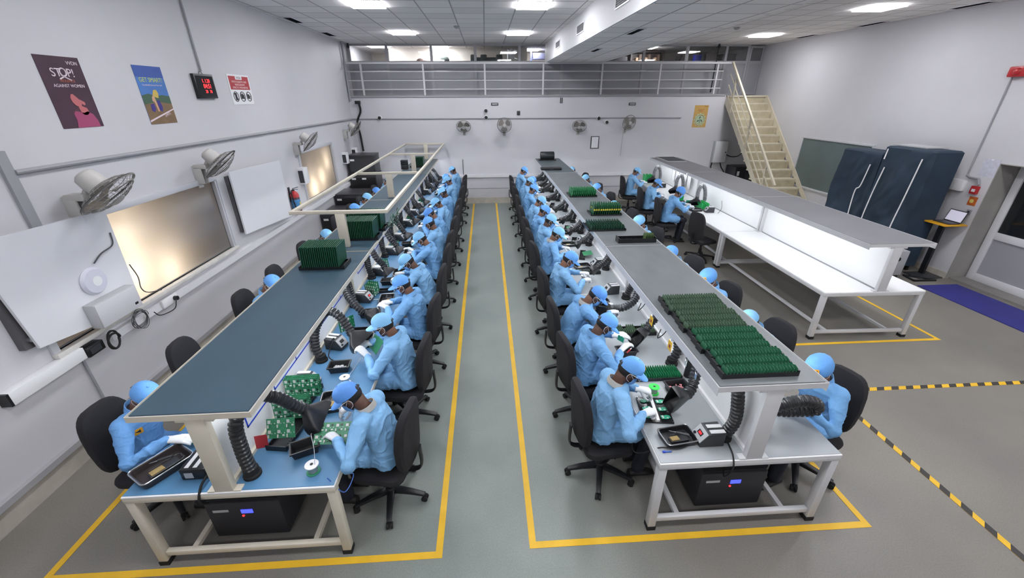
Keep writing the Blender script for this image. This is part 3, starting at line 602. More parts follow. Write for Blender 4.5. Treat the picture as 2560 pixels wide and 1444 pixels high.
for x in (-.42,-.1,.4): MB().cyl((x-.1,0,.15),(x+.1,0,.15),.14,n=20).build('end_roll', DGC, t, bevel=.03)
t = thing('cloth_heap', 'row of small dark lumps behind upper glass', 'heap', (-.75,15.1,TZ)); MB().ell((-.15,0,.04),(.12,.08,.05)).ell((.12,0,.04),(.15,.1,.05)).build('cloth', DGC, t, smooth=True)
t = thing('trolley_rack', 'grey wire rack with white top behind upper glass', 'rack', (.95,15.1,UZ+.031)); MB().box(-.2,.2,-.15,.15,.9,1.0).build('shelf', LGPL, t); MB().bar((-.18,0,.9),(-.18,0,1.35),.02).bar((.18,0,.9),(.18,0,1.35),.02).bar((-.18,0,1.3),(.18,0,1.3),.02).bar((-.18,0,1.15),(.18,0,1.05),.02).build('frame', STEEL, t); MB().ell((-.05,0,1.17),(.1,.08,.2)).build('hanging_cloth', CARD, t, smooth=True)
def ubox(name, x, y, w, d, h, m, lab, cat='box', z=TZ): 
    t = thing(name, lab, cat, (x, y, z)); MB().box(-w/2,w/2,-d/2,d/2,0,h).build('body', m, t, bevel=.01); MB().box(-w/2-.005,w/2+.005,-d/2-.005,d/2+.005,h-.04,h).build('rim', m, t); return t
ubox('storage_box', 1.42, 15.1, .45, .3, .1, BLACKP, 'low black box behind upper glass, beside bulkhead')
t = thing('book_shelf', 'blue grey shelf of boxes behind upper glass at bulkhead', 'shelf', (1.98,16.2,UZ)); MB().box(-.35,.35,-.15,.15,0,.03).box(-.35,-.32,-.15,.15,.03,1.4).box(.32,.35,-.15,.15,.03,1.4).box(-.32,.32,-.15,.15,.9,.93).box(-.32,.32,-.15,.15,1.15,1.18).build('frame', mat('blue_grey_steel', (84,88,120), .5), t); MB().box(-.28,.25,-.14,.1,.93,1.1).box(-.28,.2,-.14,.1,1.18,1.35).build('carton', mat('blue_grey_carton', (120,122,150), .7), t)
ubox('storage_box', 8.06, 15.1, .45, .35, .3, BLACKP, 'black box behind upper glass beside the upper door'); ubox('blue_bin', 7.05, 15.1, .2, .2, .28, mat('blue_plastic', (34,44,176), .4), 'bright blue bin behind upper glass', 'bin'); ubox('storage_box', 7.3, 15.25, .16, .2, .36, BLACKP, 'narrow black box beside the bright blue bin')
t = thing('office_chair', 'dark tilted chair back behind upper glass', 'chair', (6.35,15.82,UZ)); MB().cyl((0,0,.05),(0,0,.5),.03).build('column', DKPL, t); MB().box(-.22,.22,-.22,.22,.5,.58).build('seat', BLACKF, t, bevel=.03); MB().box(-.03,.03,-.2,.2,.62,1.32,M.Rotation(R(18),4,'Y')).build('backrest', BLACKF, t, bevel=.03); MB().bar((-.28,0,.03),(.28,0,.03),.04).bar((0,-.28,.03),(0,.28,.03),.04).build('base', DKPL, t)
t = thing('covered_desk', 'dark covered desk behind upper glass past bulkhead', 'desk', (4.4,15.95,UZ)); MB().box(-.9,.5,-.3,.3,0,1.22).build('cover', mat('charcoal_cloth', (48,47,50), .8), t, bevel=.06); MB().box(-.35,-.28,-.32,-.3,.95,1.25).build('white_strip', CARD, t); MB().box(-.5,.5,-.38,-.32,.92,1.0).build('front_rail', GALV, t)
t = thing('dark_bookcase', 'dark bookcase with pale binders behind upper glass', 'bookcase', (5.75,16.3,UZ)); BW_ = mat('dark_bookcase_wood', (58,48,46), .5); MB().box(-.6,.6,-.15,.15,0,.9).box(-.6,-.55,-.15,.15,.9,1.42).box(.55,.6,-.15,.15,.9,1.42).box(-.55,.55,-.15,.15,1.37,1.42).box(-.55,.55,.1,.15,.9,1.37).build('carcass', BW_, t)
for k in range(9):
    MB().box(-.5+.11*k,-.42+.11*k,-.1,.08,.9,1.12+.2*((k*7) % 3)/2).build('binder', mat(('cream_binder','tan_binder','brown_binder')[k % 3], ((214,206,194),(168,138,110),(96,76,62))[k % 3], .6), t)
t = thing('dark_cabinet', 'dark cabinet behind upper glass past the bookcase', 'cabinet', (6.62,16.6,UZ)); MB().box(-.2,.2,-.2,.2,0,1.15).build('body', BLACKP, t, bevel=.01); MB().box(-.16,.16,-.205,-.2,.7,1.1).build('door', DKPL, t)
for x, y, lab in ((-1.4,15.05,'lit ceiling panel inside upper room over the bolsters'),(1.6,16.1,'lit ceiling panel inside upper room by blue grey shelf'),(5.4,15.4,'lit ceiling panel inside upper room over bookcase'),(-3.3,15.1,'lit ceiling panel inside upper room at its corner end')): panel_lamp(x, y, lab)
conduit([(7.42,PY-.05,3.4),(7.42,PY-.05,CZ)], .012, 'thin dark lead on upper partition near blue bin', RUB)
for x, z, lab in ((-4.02,4.6,'small black camera at top corner of upper floor'),(7.35,4.62,'small black camera hanging at upper glass wall')):
    t = thing('dome_camera', lab, 'camera', (x, PY-.2, z+.1)); MB().cyl((0,0,-.02),(0,0,.06),.03).build('mount', BLACKP, t); MB().ell((0,0,-.04),(.045,.045,.045)).build('lens_dome', BLACKP, t, smooth=True)
# ================================================================== STAIRS
ST = mat('cream_stair_steel', (206,199,178), .5, var=.08, vs=5)
t = thing('steel_staircase', 'cream steel staircase climbing to upper floor door', 'staircase', (7.66, YB-.02, 0))
N_ = 15; rise = 3.3/N_; run = .232
for k in range(1, N_):
    z = 3.3-rise*k; y = -run*k
    MB().box(.04,1.29,y,y+run+.02,z-.035,z).build('tread', ST, t); MB().box(.04,1.29,y+run+.0,y+run+.012,z,z+rise-.036).build('riser', mat('worn_cream_riser', (186,176,150), .6, var=.12, vs=6), t)
MB().box(.0,1.33,-.03,-.005,3.25,3.3).build('landing_edge', ST, t)
yb_ = -run*N_
for x in (.0, 1.3): MB().prism([(0,3.3),(0,3.05),(yb_,-.0),(yb_,.0),(yb_-.02,.1),(-.05,3.3)], x, x+.03, M(((0,0,1,0),(1,0,0,0),(0,1,0,0),(0,0,0,1)))).build('stringer', ST, t)
def sl(y): return 3.3+y*(3.3/(run*N_))
hr = .92
MB().bar((.015,0.02,sl(0)+hr),(.015,yb_+.2,sl(yb_+.2)+hr),.055,.05).build('handrail', ST, t)
for q in (.3,.6): MB().tube([(.015,.02,sl(0)+q),(.015,yb_+.25,sl(yb_+.25)+q)], .017, 8).build('rail', ST, t, smooth=True)
for y in (-.35,-1.55,-2.75): MB().bar((.015,y-.05,sl(y)-.15),(.015,y,sl(y)+hr),.045).build('post', ST, t)
for k in range(2, N_, 1): pass
# ================================================================== RIGHT WALL
w = bpy.data.objects.new('window_3', None); C.objects.link(w); w['kind'] = 'structure'; w.location = (RX, 0, 0); w.rotation_euler = RW
# local x = -y
y0, y1, z0, z1 = 9.5, 11.78, .95, 2.2
MB().box(-y1-.05,-y0+.05,z1,z1+.05,0,.03).box(-y1-.05,-y0+.05,z0-.05,z0,0,.03).box(-y1-.05,-y1,z0,z1,0,.03).box(-y0,-y0+.05,z0,z1,0,.03).build('window_frame', mat('pale_aluminium_frame', D2), w, bevel=.004)
MB().box(-y1,-y0,z0,z1,0,.008).build('pane', mat('green_grey_glass', (96,110,110), .2, var=.06, vs=1.2), w)
NAVY = mat('navy_cover_cloth', (33,51,68), .75, var=.14, vs=4, bump=.7, bs=5, stretch=(1,1,.5))
def cover(y0, y1, xf, xb, h, lab, seams, seed):
    t = thing('covered_rack', lab, 'covered rack', (0,0,0))
    nx, ny, nz = 12, 30, 44; mb = MB(); rs = []
    per = []
    for i in range(ny): per.append((xf, y1+(y0-y1)*i/ny, 0))
    for i in range(nx): per.append((xf+(xb-xf)*i/nx, y0, 1))
    for i in range(ny): per.append((xb, y0+(y1-y0)*i/ny, 2))
    for i in range(nx): per.append((xb+(xf-xb)*i/nx, y1, 3))
    for k in range(nz+1):
        z = .12+(h-.12)*k/nz; ring = []
        for x, y, sd in per:
            n = noise.noise(V((x*1.3, y*2.2+seed, z*1.1)))*.085*(1-(k/nz)**5) + .03*sin(y*11+z*4+seed+3*noise.noise(V((y*2,z*1.5,seed))))*(1-k/nz)**.7
            n += .028*(1-abs(noise.noise(V((x*3+z*1.2, y*4.5+z*2.2+seed, z*2-y*1.5))))*2)*(1-(k/nz)**8)
            dx = -n-.03*(1-k/nz) if sd == 0 else 0; dy = -n*.6 if sd == 1 else (n*.4 if sd == 3 else 0)
            ring.append((x+dx, y+dy, z))
        rs.append(ring)
    top = [((x-(xf+xb)/2)*.9+(xf+xb)/2, (y-(y0+y1)/2)*.93+(y0+y1)/2, h+.03) for x, y, s_ in per]
    rs.append(top); mb.rings(rs); mb.build('cloth_cover', NAVY, t, smooth=True)
    for pts in seams: MB().tube(spline(pts), .013, 6, sq=(.6,1)).build('white_zip', CARD, t, smooth=True)
    MB().box(xf+.05,xf+.1,y0+.05,y0+.1,0,.14).box(xb-.1,xb-.05,y0+.05,y0+.1,0,.14).box(xf+.05,xf+.1,y1-.1,y1-.05,0,.14).box(xb-.1,xb-.05,y1-.1,y1-.05,0,.14).build('leg', BLACKP, t)
    return t
cover(7.3,8.34,8.2,8.72,2.33,'tall rack under navy cloth cover with white zips', [[(8.165,7.5,2.2),(8.13,7.52,1.5),(8.11,7.55,.9),(8.1,7.55,.4)],[(8.165,8.2,1.95),(8.12,8.22,1.4),(8.1,8.24,.7)],[(8.2,8.3,2.3),(8.17,8.28,2.1)]], 3)
cover(8.42,9.42,8.25,8.8,2.17,'shorter rack under navy cloth cover beside tall one', [[(8.2,8.58,1.95),(8.16,8.6,1.5),(8.13,8.66,1.35),(8.12,8.6,.6)]], 11)
t = thing('top_board', 'thin pale board lying on top of tall covered rack', 'board', (8.62,7.85,2.365)); MB().box(-.28,.15,-.2,.52,0,.02).build('board', LGPL, t)
# right wall small things  (local x = -y)
conduit([(RX-.012,7.32,3.56),(RX-.012,7.32,1.93)], .012, 'thin grey conduit dropping from red alarm box')
t = thing('alarm_sounder', 'red fire alarm sounder high on wall at picture edge', 'alarm', (RX, 7.22, 3.64), RW); MB().box(-.14,.13,-.08,.08,0,.09).build('body', mat('red_paint', D2), t, bevel=.02); MB().lathe([(.06,.09),(.055,.1),(.02,.12)],16).build('horn_cap', mat('red_paint', D2), t, smooth=True)
t = thing('pinned_paper', 'pale patterned paper pinned above the switch boxes', 'paper', (RX-.001,7.03,2.1), RW); MB().box(-.13,.13,-.15,.15,0,.003).build('sheet', mat('lilac_paper', (196,196,210), .7, var=.1, vs=18), t); MB().box(-.02,.02,.13,.15,.003,.006).build('tape_strip', CARD, t)
t = thing('switch_box', 'white switch box with black plug beside covered rack', 'switch box', (RX,7.4,1.74), RW); MB().box(-.13,.13,-.1,.1,0,.08).build('body', WHPL, t, bevel=.006); MB().cyl((-.1,-.04,.08),(-.1,-.04,.13),.03).build('plug', BLACKP, t)
conduit([(RX-.012,7.32,1.93),(RX-.03,7.25,1.9),(RX-.03,7.1,1.9),(RX-.03,7.05,1.8)], .018, 'short bent grey pipe above small red box')
t = thing('fire_call_point', 'small red fire call point on wall', 'call point', (RX,7.08,1.7), RW); MB().box(-.06,.06,-.07,.07,0,.05).build('body', mat('red_paint', D2), t, bevel=.006); MB().box(-.03,.03,-.03,.02,.05,.053).build('glass_window', CARD, t)
t = thing('small_notice', 'small orange red notice under fire call point', 'sign', (RX,7.05,1.5), RW); MB().box(-.07,.07,-.08,.08,0,.004).build('sheet', mat('orange_red_print', (186,96,40), .5, var=.3, vs=20), t); poly(disc(-.01,.0,.035,14), mat('yellow_print', D2), t, 'printed_spot', .0045)
t = thing('wall_switch', 'small grey switch plate under the orange notice', 'switch', (RX,7.02,1.3), RW); MB().box(-.04,.04,-.05,.05,0,.012).build('plate', GALV, t); MB().box(-.015,.015,-.025,.025,.012,.02).build('toggle', DKPL, t)
t = thing('laptop_stand', 'slim black floor stand carrying a yellow tray', 'stand', (8.75,7.1,0)); MB().bar((0,.05,.02),(.0,.05,1.06),.09,.05).build('post', BLACKP, t); MB().box(-.3,.2,-.2,.14,0,.02).build('base_plate', DKPL, t, bevel=.004); MB().box(-.25,.2,-.2,.2,1.06,1.085).build('yellow_tray', mat('yellow_tray_paint', (222,164,28), .4), t, bevel=.004)
t = thing('laptop', 'open laptop with pale screen on the yellow tray', 'laptop', (8.78,7.1,1.087)); MB().box(-.17,.06,-.15,.15,0,.016).build('keyboard_base', DKPL, t, bevel=.004)
Q = M.Translation((.06,0,.016)) @ M.Rotation(R(15),4,'Y'); MB().box(0,.012,-.16,.16,0,.22,Q).build('screen_lid', DKPL, t, bevel=.003); MB().box(-.002,0,-.145,.145,.015,.205,Q).build('screen', emis('laptop_screen', (186,184,200), .36), t)
t = thing('floor_machine', 'grey metal machine with front grille beside covered rack', 'machine', (7.85,7.2,0)); MB().box(-.2,.28,-.22,.2,.06,.56).build('body', LGPL, t, bevel=.01); MB().box(-.15,.05,-.228,-.22,.12,.3).build('grille', DKPL, t); MB().prism(disc(.1,.4,.04,14), .22, .23, M.Rotation(R(90),4,'X')).build('round_port', BLACKP, t); MB().box(-.16,-.1,-.2,.18,0,.06).box(.18,.24,-.2,.18,0,.06).build('foot', RUB, t)
t = thing('floor_bracket', 'flat black metal frame lying on floor by machine', 'bracket', (8.5,6.92,0)); MB().bar((-.25,-.12,.015),(.2,-.12,.015),.03).bar((.2,-.12,.015),(-.2,.16,.015),.03).bar((-.25,-.12,.015),(-.2,.16,.015),.03).build('frame', BLACKP, t)
tag(MB().box(8.12,8.92,4.3,6.6,.0,.012).build('door_mat', mat('blue_rubber_mat', (44,44,122), .6, var=.12, vs=3)), 'blue rubber mat on floor in front of white door', 'mat')
d = bpy.data.objects.new('door_2', None); C.objects.link(d); d['kind'] = 'structure'; d.location = (RX+.42, 6.86, .035); d.rotation_euler = RW
DF = mat('white_door_frame', (214,214,217), .4)
MB().box(0,.12,0,2.14,0,.05).box(1.9,2.05,0,2.14,0,.05).box(.12,1.9,2.0,2.14,0,.05).box(.12,1.9,0,.14,0,.05).box(.12,1.9,.82,.95,0,.05).box(.95,1.08,.14,.82,0,.05).box(.95,1.08,.95,2.0,0,.05).build('door_frame', DF, d, bevel=.004)
MB().box(.12,.95,.14,.82,.01,.025).box(1.08,1.9,.14,.82,.01,.025).build('lower_board', mat('grey_door_board', (150,150,155), .5), d); MB().box(.12,.95,.95,2.0,.015,.022).box(1.08,1.9,.95,2.0,.015,.022).build('dark_glass', mat('dark_door_glass', (30,33,36), .06), d)
# ================================================================== WORKBENCHES
def bench(loc, rz, L, xw, sxw, px, fm, topm, shm, lab, tube, lip=True, first=False, tape=False, mat_on=True, pw=.13):
    t = thing('workbench', lab, 'workbench', loc, (0,0,rz))
    a, b = xw; sa, sb = sxw
    for x in (a+.035, b-.035):
        for y in (.035, L-.035):
            l = MB().box(x-.032,x+.032,y-.032,y+.032,.04,.705).build('leg', fm, t, bevel=.004)
            MB().box(x-.036,x+.036,y-.036,y+.036,0,.04).build('foot', RUB, l)
    mb = MB().box(a,b,0,.05,.705,.748).box(a,b,L-.05,L,.705,.748).box(a,a+.04,.05,L-.05,.705,.748).box(b-.04,b,.05,L-.05,.705,.748)
    mb.build('top_frame', fm, t, bevel=.003)
    for y in (.018, L-.058): MB().box(a+.07,b-.07,y,y+.04,.085,.13).build('cross_rail', fm, t, bevel=.003)
    w = b-a
    for x in (a+w*.18, a+w*.81): MB().box(x-.02,x+.02,.058,L-.058,.09,.125).build('long_rail', fm, t)
    MB().box(a,b,0,L,.748,.765).build('worktop', WHITEP, t, bevel=.003)
    if mat_on: MB().box(a+.006,px-.045,.012,L-.004,.765,S).box(px+.045,b-.006,.012,L-.004,.765,S).build('bench_mat', topm, t)
    else: MB().box(a+.004,px-.045,.006,L-.003,.765,S).box(px+.045,b-.004,.006,L-.003,.765,S).build('top_sheet', topm, t)
    for y in (.0, L-.06):
        p = MB().box(px-pw/2,px+pw/2,y+.005,y+.055,.766,1.44).build('post', fm, t, bevel=.004)
        [q.build('bracket', fm, p) for q in (MB().box(px-pw/2-.05,px-pw/2,y+.002,y+.058,.77,.778), MB().box(px+pw/2,px+pw/2+.05,y+.002,y+.058,.77,.778), MB().box(px-.12,px+.12,y+.008,y+.052,1.41,1.4395))]
    MB().box(px-.018,px+.018,.055,L-.055,.77,1.435).build('backboard', WHITEP, t)
    if mat_on: MB().box(px-.044,px-.019,.06,L-.06,.7655,.80).box(px+.019,px+.044,.06,L-.06,.7655,.80).build('board_trim', fm if tape else WHITEP, t)
    else: MB().box(px-.03,px-.019,.06,L-.06,.7655,.782).box(px+.019,px+.03,.06,L-.06,.7655,.782).build('board_trim', GALV, t)
    MB().box(sa,sb,0,L,1.44,1.472).build('shelf', LGPL, t, bevel=.002)
    MB().box(sa+.014,sb-.014,.016,L-.006,1.472,SH).build('shelf_mat', shm, t)
    mb = MB()
    if lip:
        mb.box(sa-.004,sa,0,L,1.405,1.481).box(sb,sb+.004,0,L,1.405,1.481)
    else:
        mb.box(sa-.004,sa,0,L,1.438,1.481).box(sb,sb+.004,0,L,1.438,1.481)
    mb.box(sa,sb,-.004,0,1.438,1.481)
    mb.build('shelf_edging', fm if first else GREYST, t)
    for sg, e in ((1, sa), (-1, sb)):
        x = e+sg*(.07 if lip else .2)
        h = MB().box(x-.025,x+.025,.12,L-.12,1.42,1.4395).build('lamp_batten', WHPL, t)
        MB().tube([(x,.15,1.408),(x,L-.15,1.408)], .012, 8).build('tube_lamp', tube, h, smooth=True)
    if tape:
        mb = MB(); xf = px+.0185
        for y in [.4+.45*k for k in range(int((L-.6)/.45)+1)]: mb.box(xf,xf+.001,y,y+.016,.98,1.3)
        mb.box(xf,xf+.001,.4,L-.2,.98,.995)
        mb.build('blue_tape_frame', BLUEPAINT, t)
    return t
LU = [(2.13,3.03),(5.17,2.95),(8.13,3.0),(11.14,2.74)]
ln = ['nearest the viewer with bare shelf','second along, big panel stack on shelf','third along, under the overhead pipe frame','last one, touching the far wall']
ln2 = ['first along the aisle, mostly bare shelf','second along, tall green panel stacks on its shelf','third along, crossed by overhead pipe frame','last along, against the far wall']
for i, (y, L) in enumerate(LU):
    bench((-1.9,y,0), 0, L-.01, (-.735,.735), (-.43,.335), -.03, CREAM, BLUEM, SLATE if i < 3 else DSHELF, 'cream workbench with blue mats, '+ln2[i], TUBE, lip=False, first=True, tape=True)
rn2 = ['first along, racks of boards filling its shelf','second along, stained grey shelf','third along, small green board racks on shelf','last along, dark shelf against far wall']
for i, (y, L) in enumerate([(2.17,2.95),(5.13,2.92),(8.06,2.9),(10.97,2.75)]):
    bench((1.975,y,0), 0, L-.01, (-.725,.725), (-.42,.37), .01, GREYST, GREYM, GSHELF if i < 3 else DSHELF, 'pale grey workbench, '+rn2[i], TUBE, lip=True)
for i, (y, L) in enumerate([(0,2.9),(2.91,2.9),(5.82,2.85)]):
    q = R(-1.3); bx, by = 4.72-y*sin(q)*1, 4.93+y*cos(q)
    bench((bx,by,0), q, L-.01, (0,1.48), (.4,1.32), .82, GREYST, WHITEP, G3, 'white workbench with glowing backboard, '+['empty one, first along','middle one beside an empty chair','last one, papers hung on backboard'][i], TUBE3, lip=True, mat_on=False)
# overhead pipe frame on the blue bench
t = thing('overhead_frame', 'cream overhead pipe frame on posts above blue bench shelf', 'frame', (0,0,0))
fx0, fx1, fz = -2.56, -1.31, 1.93
for y in (5.35,8.33,11.27,13.82):
    MB().box(-1.985,-1.865,y-.03,y+.03,1.482,fz).build('post', CREAM, t, bevel=.004)
    MB().box(fx0,fx1,y-.022,y+.022,fz,fz+.045).build('cross_rail', CREAM, t, bevel=.003)
for x in (fx0,fx1-.044): MB().box(x,x+.044,5.372,13.798,fz+.001,fz+.044).build('long_rail', CREAM, t, bevel=.003)
# ================================================================== CHAIRS
def chair_meshes():
    m = {}
    mb = MB(); rs = []
    for z, k in ((.395,.9),(.41,.98),(.44,1),(.462,.97),(.47,.9)):
        rs.append([(x*k, y*k, z-.012*max(0,(x-.16))/.06) for x, y in rrect(-.22,.23,-.235,.235,.09,5)])
    m['seat'] = mb.rings(rs).mesh('seat', smooth=True)
    mb = MB(); n = 28; rs = []
    for d, sc in ((0,.88),(.014,.97),(.04,1),(.065,.98),(.08,.88)):
        ring = []
        for i in range(n):
            a = 2*pi*i/n; ca, sa = cos(a), sin(a)
            e = .5; u = math.copysign(abs(ca)**e, ca); v = math.copysign(abs(sa)**e, sa)
            w = .222-.035*max(0,v)**1.5-.015*max(0,-v); y = w*u*sc; z = .785+.3*v*sc
            x = -.197-.03*((z-.62)/.45)**2-.02*(z-.6)+.022*(y/.22)**2 - d
            ring.append((x,y,z))
        rs.append(ring)
    m['backrest'] = mb.rings(rs).mesh('backrest', smooth=True)
    m['back_bracket'] = MB().tube(spline([(-.02,0,.385),(-.2,0,.375),(-.315,0,.43),(-.32,0,.65)]),.03,8,sq=(.4,1)).mesh('back_bracket', smooth=True)
    m['tilt_plate'] = MB().box(-.1,.1,-.09,.09,.355,.393).bar((.0,-.09,.37),(.05,-.2,.365),.014).mesh('tilt_plate', .006)
    m['gas_column'] = MB().lathe([(.034,.09),(.034,.24),(.02,.245),(.02,.36)],14).mesh('gas_column', smooth=True)
    m['base_hub'] = MB().lathe([(.045,.06),(.05,.075),(.045,.115),(.036,.13)],16).mesh('base_hub', smooth=True)
    m['leg'] = MB().rings([[(.03,y*.032,.095+z*.02) for y, z in ((-1,-1),(1,-1),(1,1),(-1,1))],[(.18,y*.026,.09+z*.017) for y, z in ((-1,-1),(1,-1),(1,1),(-1,1))],[(.315,y*.02,.072+z*.013) for y, z in ((-1,-1),(1,-1),(1,1),(-1,1))]]).mesh('leg', .006)
    m['caster'] = MB().cyl((.31,-.026,.028),(.31,-.008,.028),.028,n=14).cyl((.31,.008,.028),(.31,.026,.028),.028,n=14).box(.295,.325,-.008,.008,.028,.066).mesh('caster', smooth=True)
    m['lever'] = None
    return m
CH = chair_meshes()
SUBCH = [1]
def chair(x, y, rz, lab, spin=0, grp='black swivel chairs'):
    t = thing('swivel_chair', lab, 'chair', (x,y,0), (0,0,rz), grp)
    for k in ('seat','backrest'): link(k, CH[k], BLACKF, t)
    MB_ = None
    for k in ('back_bracket','tilt_plate','gas_column','base_hub'): link(k, CH[k], BLACKP, t)
    for i in range(5):
        T = M.Rotation(2*pi*i/5+R(36)+(spin-.6)*.12, 4, 'Z'); l = link('leg', CH['leg'], BLACKP, t, T=T); link('caster', CH['caster'], RUB, l)
    return t
# ================================================================== PEOPLE
def vox(mb, size, name, it=3, f=.5, wr=None):
    me = bpy.data.meshes.new('tmp'); me.from_pydata(mb.v, [], mb.f)
    bm = bmesh.new(); bm.from_mesh(me); bmesh.ops.recalc_face_normals(bm, faces=bm.faces); bm.to_mesh(me); bm.free()
    o = bpy.data.objects.new('tmp', me); C.objects.link(o)
    r = o.modifiers.new('r', 'REMESH'); r.mode = 'VOXEL'; r.voxel_size = size; r.adaptivity = 0
    if it: s = o.modifiers.new('s', 'SMOOTH'); s.iterations = it; s.factor = f
    dg = bpy.context.evaluated_depsgraph_get(); out = bpy.data.meshes.new_from_object(o.evaluated_get(dg)); out.name = name
    bpy.data.objects.remove(o); bpy.data.meshes.remove(me)
    if wr:
        for v, nrm in zip(out.vertices, [x.vector.copy() for x in out.vertex_normals]):
            v.co += nrm*wr(v.co)
    for p in out.polygons: p.use_smooth = True
    return out
# --- shared head-gear meshes, head-local: origin head centre, +X face, +Z crown
def dome(rx, ry, rz, z0, n=26, m=9, c=(0,0,0)):
    mb = MB(); rs = []
    for i in range(m):
        a = (pi/2)*i/(m-.6); rs.append([(c[0]+rx*cos(a)*cos(2*pi*j/n), c[1]+ry*cos(a)*sin(2*pi*j/n), c[2]+z0+rz*sin(a)) for j in range(n)])
    mb.rings(rs); return mb
HM = {}
mb = MB(); rs = []
n = 28
for i in range(11):
    a = (pi/2)*i/10.4; fr = 1
    ring = []
    for j in range(n):
        t_ = 2*pi*j/n; pnt = (-.008+.106*cos(a)**.8*cos(t_)*(1+.02*(cos(t_) > 0)), .088*cos(a)**.8*sin(t_), .022+.02*cos(t_)*(1-sin(a))+.108*sin(a)**.92)
        ring.append(pnt)
    rs.append(ring)
rs.insert(0, [(x*.97-.0003, y*.97, z-.0) for x, y, z in rs[0]])
HM['cap'] = mb.rings(rs).mesh('cap', smooth=True)
mb = MB(); top = []; bot = []
k = 13
for q in range(5):
    f = q/4; row = []
    for j in range(k):
        t_ = R(-66+132*j/(k-1)); r0x, r0y = .1, .086
        ext = .092*cos(t_*.95)**.6 if abs(t_) < R(66) else 0
        x = -.008+r0x*cos(t_)+ext*f*cos(t_*.5); y = r0y*sin(t_)*(1+.05*f)
        z = .04-.004*f-.9*y*y*f-.010*f*f
        row.append((x,y,z))
    top.append(row)
vs = [p for r in top for p in r]+[(p[0],p[1],p[2]-.006) for r in top for p in r]; fs = []; N0 = 5*k
for q in range(4):
    for j in range(k-1):
        a = q*k+j; fs += [(a,a+1,a+k+1,a+k),(N0+a+k,N0+a+k+1,N0+a+1,N0+a)]
for j in range(k-1): fs += [(4*k+j,4*k+j+1,N0+4*k+j+1,N0+4*k+j),(j+1,j,N0+j,N0+j+1)]
for q in range(4): fs += [(q*k,(q+1)*k,N0+(q+1)*k,N0+q*k),((q+1)*k+k-1,q*k+k-1,N0+q*k+k-1,N0+(q+1)*k+k-1)]
HM['brim'] = MB().add(vs, fs).mesh('brim', smooth=True)
HM['strap_gap'] = MB().prism([(.03*cos(R(180*i/10)), .033*sin(R(180*i/10))) for i in range(11)], 0, .006, M.Translation((-.11,0,.004)) @ M.Rotation(R(-90),4,'Z') @ M.Rotation(R(80),4,'X')).mesh('strap_gap', smooth=True)
HM['cap_button'] = MB().ell((-.008,0,.131),(.009,.009,.005)).mesh('cap_button', smooth=True)
mb = MB(); rs = []
for i in range(12):
    a = -.45+(pi/2+.40)*i/11; fl = 1+.035*sin(i*1.3)
    rs.append([(-.012+.116*cos(a)*cos(2*pi*j/30)*(1+.02*sin(j*3.3+i)), .098*cos(a)*sin(2*pi*j/30)*(1+.02*sin(j*2.1+i)), .03+.112*sin(a)*fl) for j in range(30)])
rs[0] = [(-.01+.1*cos(2*pi*j/30), .084*sin(2*pi*j/30), .0+.018*cos(2*pi*j/30)) for j in range(30)]
HM['bouffant'] = MB().rings(rs).mesh('bouffant_cap', smooth=True)
HM['hair'] = MB().ell((-.022,0,.006),(.087,.0785,.088), n=22, m=14).mesh('hair', smooth=True)
def facepatch(az0, az1, el0, el1, c, r, th=.004, na=15, ne=9, rr=1):
    vs = []; fs = []
    for L_ in (0, th):
        for i in range(ne):
            for j in range(na):
                a = R(az0+(az1-az0)*j/(na-1)); e = R(el0+(el1-el0)*i/(ne-1)); sh = 1-.45*(abs(2*j/(na-1)-1)**3)
                e = R((el0+el1)/2)+(e-R((el0+el1)/2))*sh
                vs.append((c[0]+(r[0]+L_)*cos(e)*cos(a), c[1]+(r[1]+L_)*cos(e)*sin(a), c[2]+(r[2]+L_)*sin(e)))
    q = na*ne
    for i in range(ne-1):
        for j in range(na-1):
            a = i*na+j; fs += [(a+1,a,a+na,a+na+1),(q+a,q+a+1,q+a+na+1,q+a+na)]
    for j in range(na-1): fs += [(j,j+1,q+j+1,q+j),((ne-1)*na+j+1,(ne-1)*na+j,q+(ne-1)*na+j,q+(ne-1)*na+j+1)]
    for i in range(ne-1): fs += [((i+1)*na,i*na,q+i*na,q+(i+1)*na),(i*na+na-1,(i+1)*na+na-1,q+(i+1)*na+na-1,q+i*na+na-1)]
    return MB().add(vs, fs)
HM['mask'] = facepatch(-74,74,-52,42,(.024,0,-.052),(.084,.07,.07)).mesh('face_mask', smooth=True)
for s in (1,-1):
    HM['ear_loop%d' % s] = MB().tube(spline([(.045,s*.066,-.022),(.01,s*.078,-.002),(-.018,s*.085,.012),(-.025,s*.083,-.02),(-.005,s*.078,-.05),(.04,s*.064,-.068)]), .0018, 5).mesh('ear_loop', smooth=True)
mb = MB()
for s in (1,-1):
    fr = [(x,y) for x, y in rrect(s*.036-.03,s*.036+.03,-.02,.02,.012)]
    mb.tube([(.099-.12*abs(x)**1.6, x, .012+y) for x, y in fr+[fr[0]]], .0035, 6)
    mb.tube([(.094,s*.066,.016),(.05,s*.08,.016),(-.01,s*.083,.012)], .003, 6)
mb.tube([(.1,-.008,.018),(.103,0,.019),(.1,.008,.018)], .003, 6)
HM['glasses'] = mb.mesh('safety_glasses', smooth=True)
for s in (1,-1): HM['lens%d' % s] = MB().prism(rrect(s*.036-.028,s*.036+.028,-.018,.018,.011), 0, .0015, M.Translation((.0945,0,.012)) @ M(((0,0,1,0),(1,0,0,0),(0,1,0,0),(0,0,0,1)))).mesh('lens')
HM['eye'] = MB().ell((0,0,0),(.0125,)*3).mesh('eye', smooth=True)
HM['iris'] = MB().ell((.0095,0,0),(.004,.006,.006)).mesh('iris', smooth=True)
HM['badge'] = MB().prism(rrect(-.022,.022,-.022,.022,.006), 0, .0015).mesh('badge')
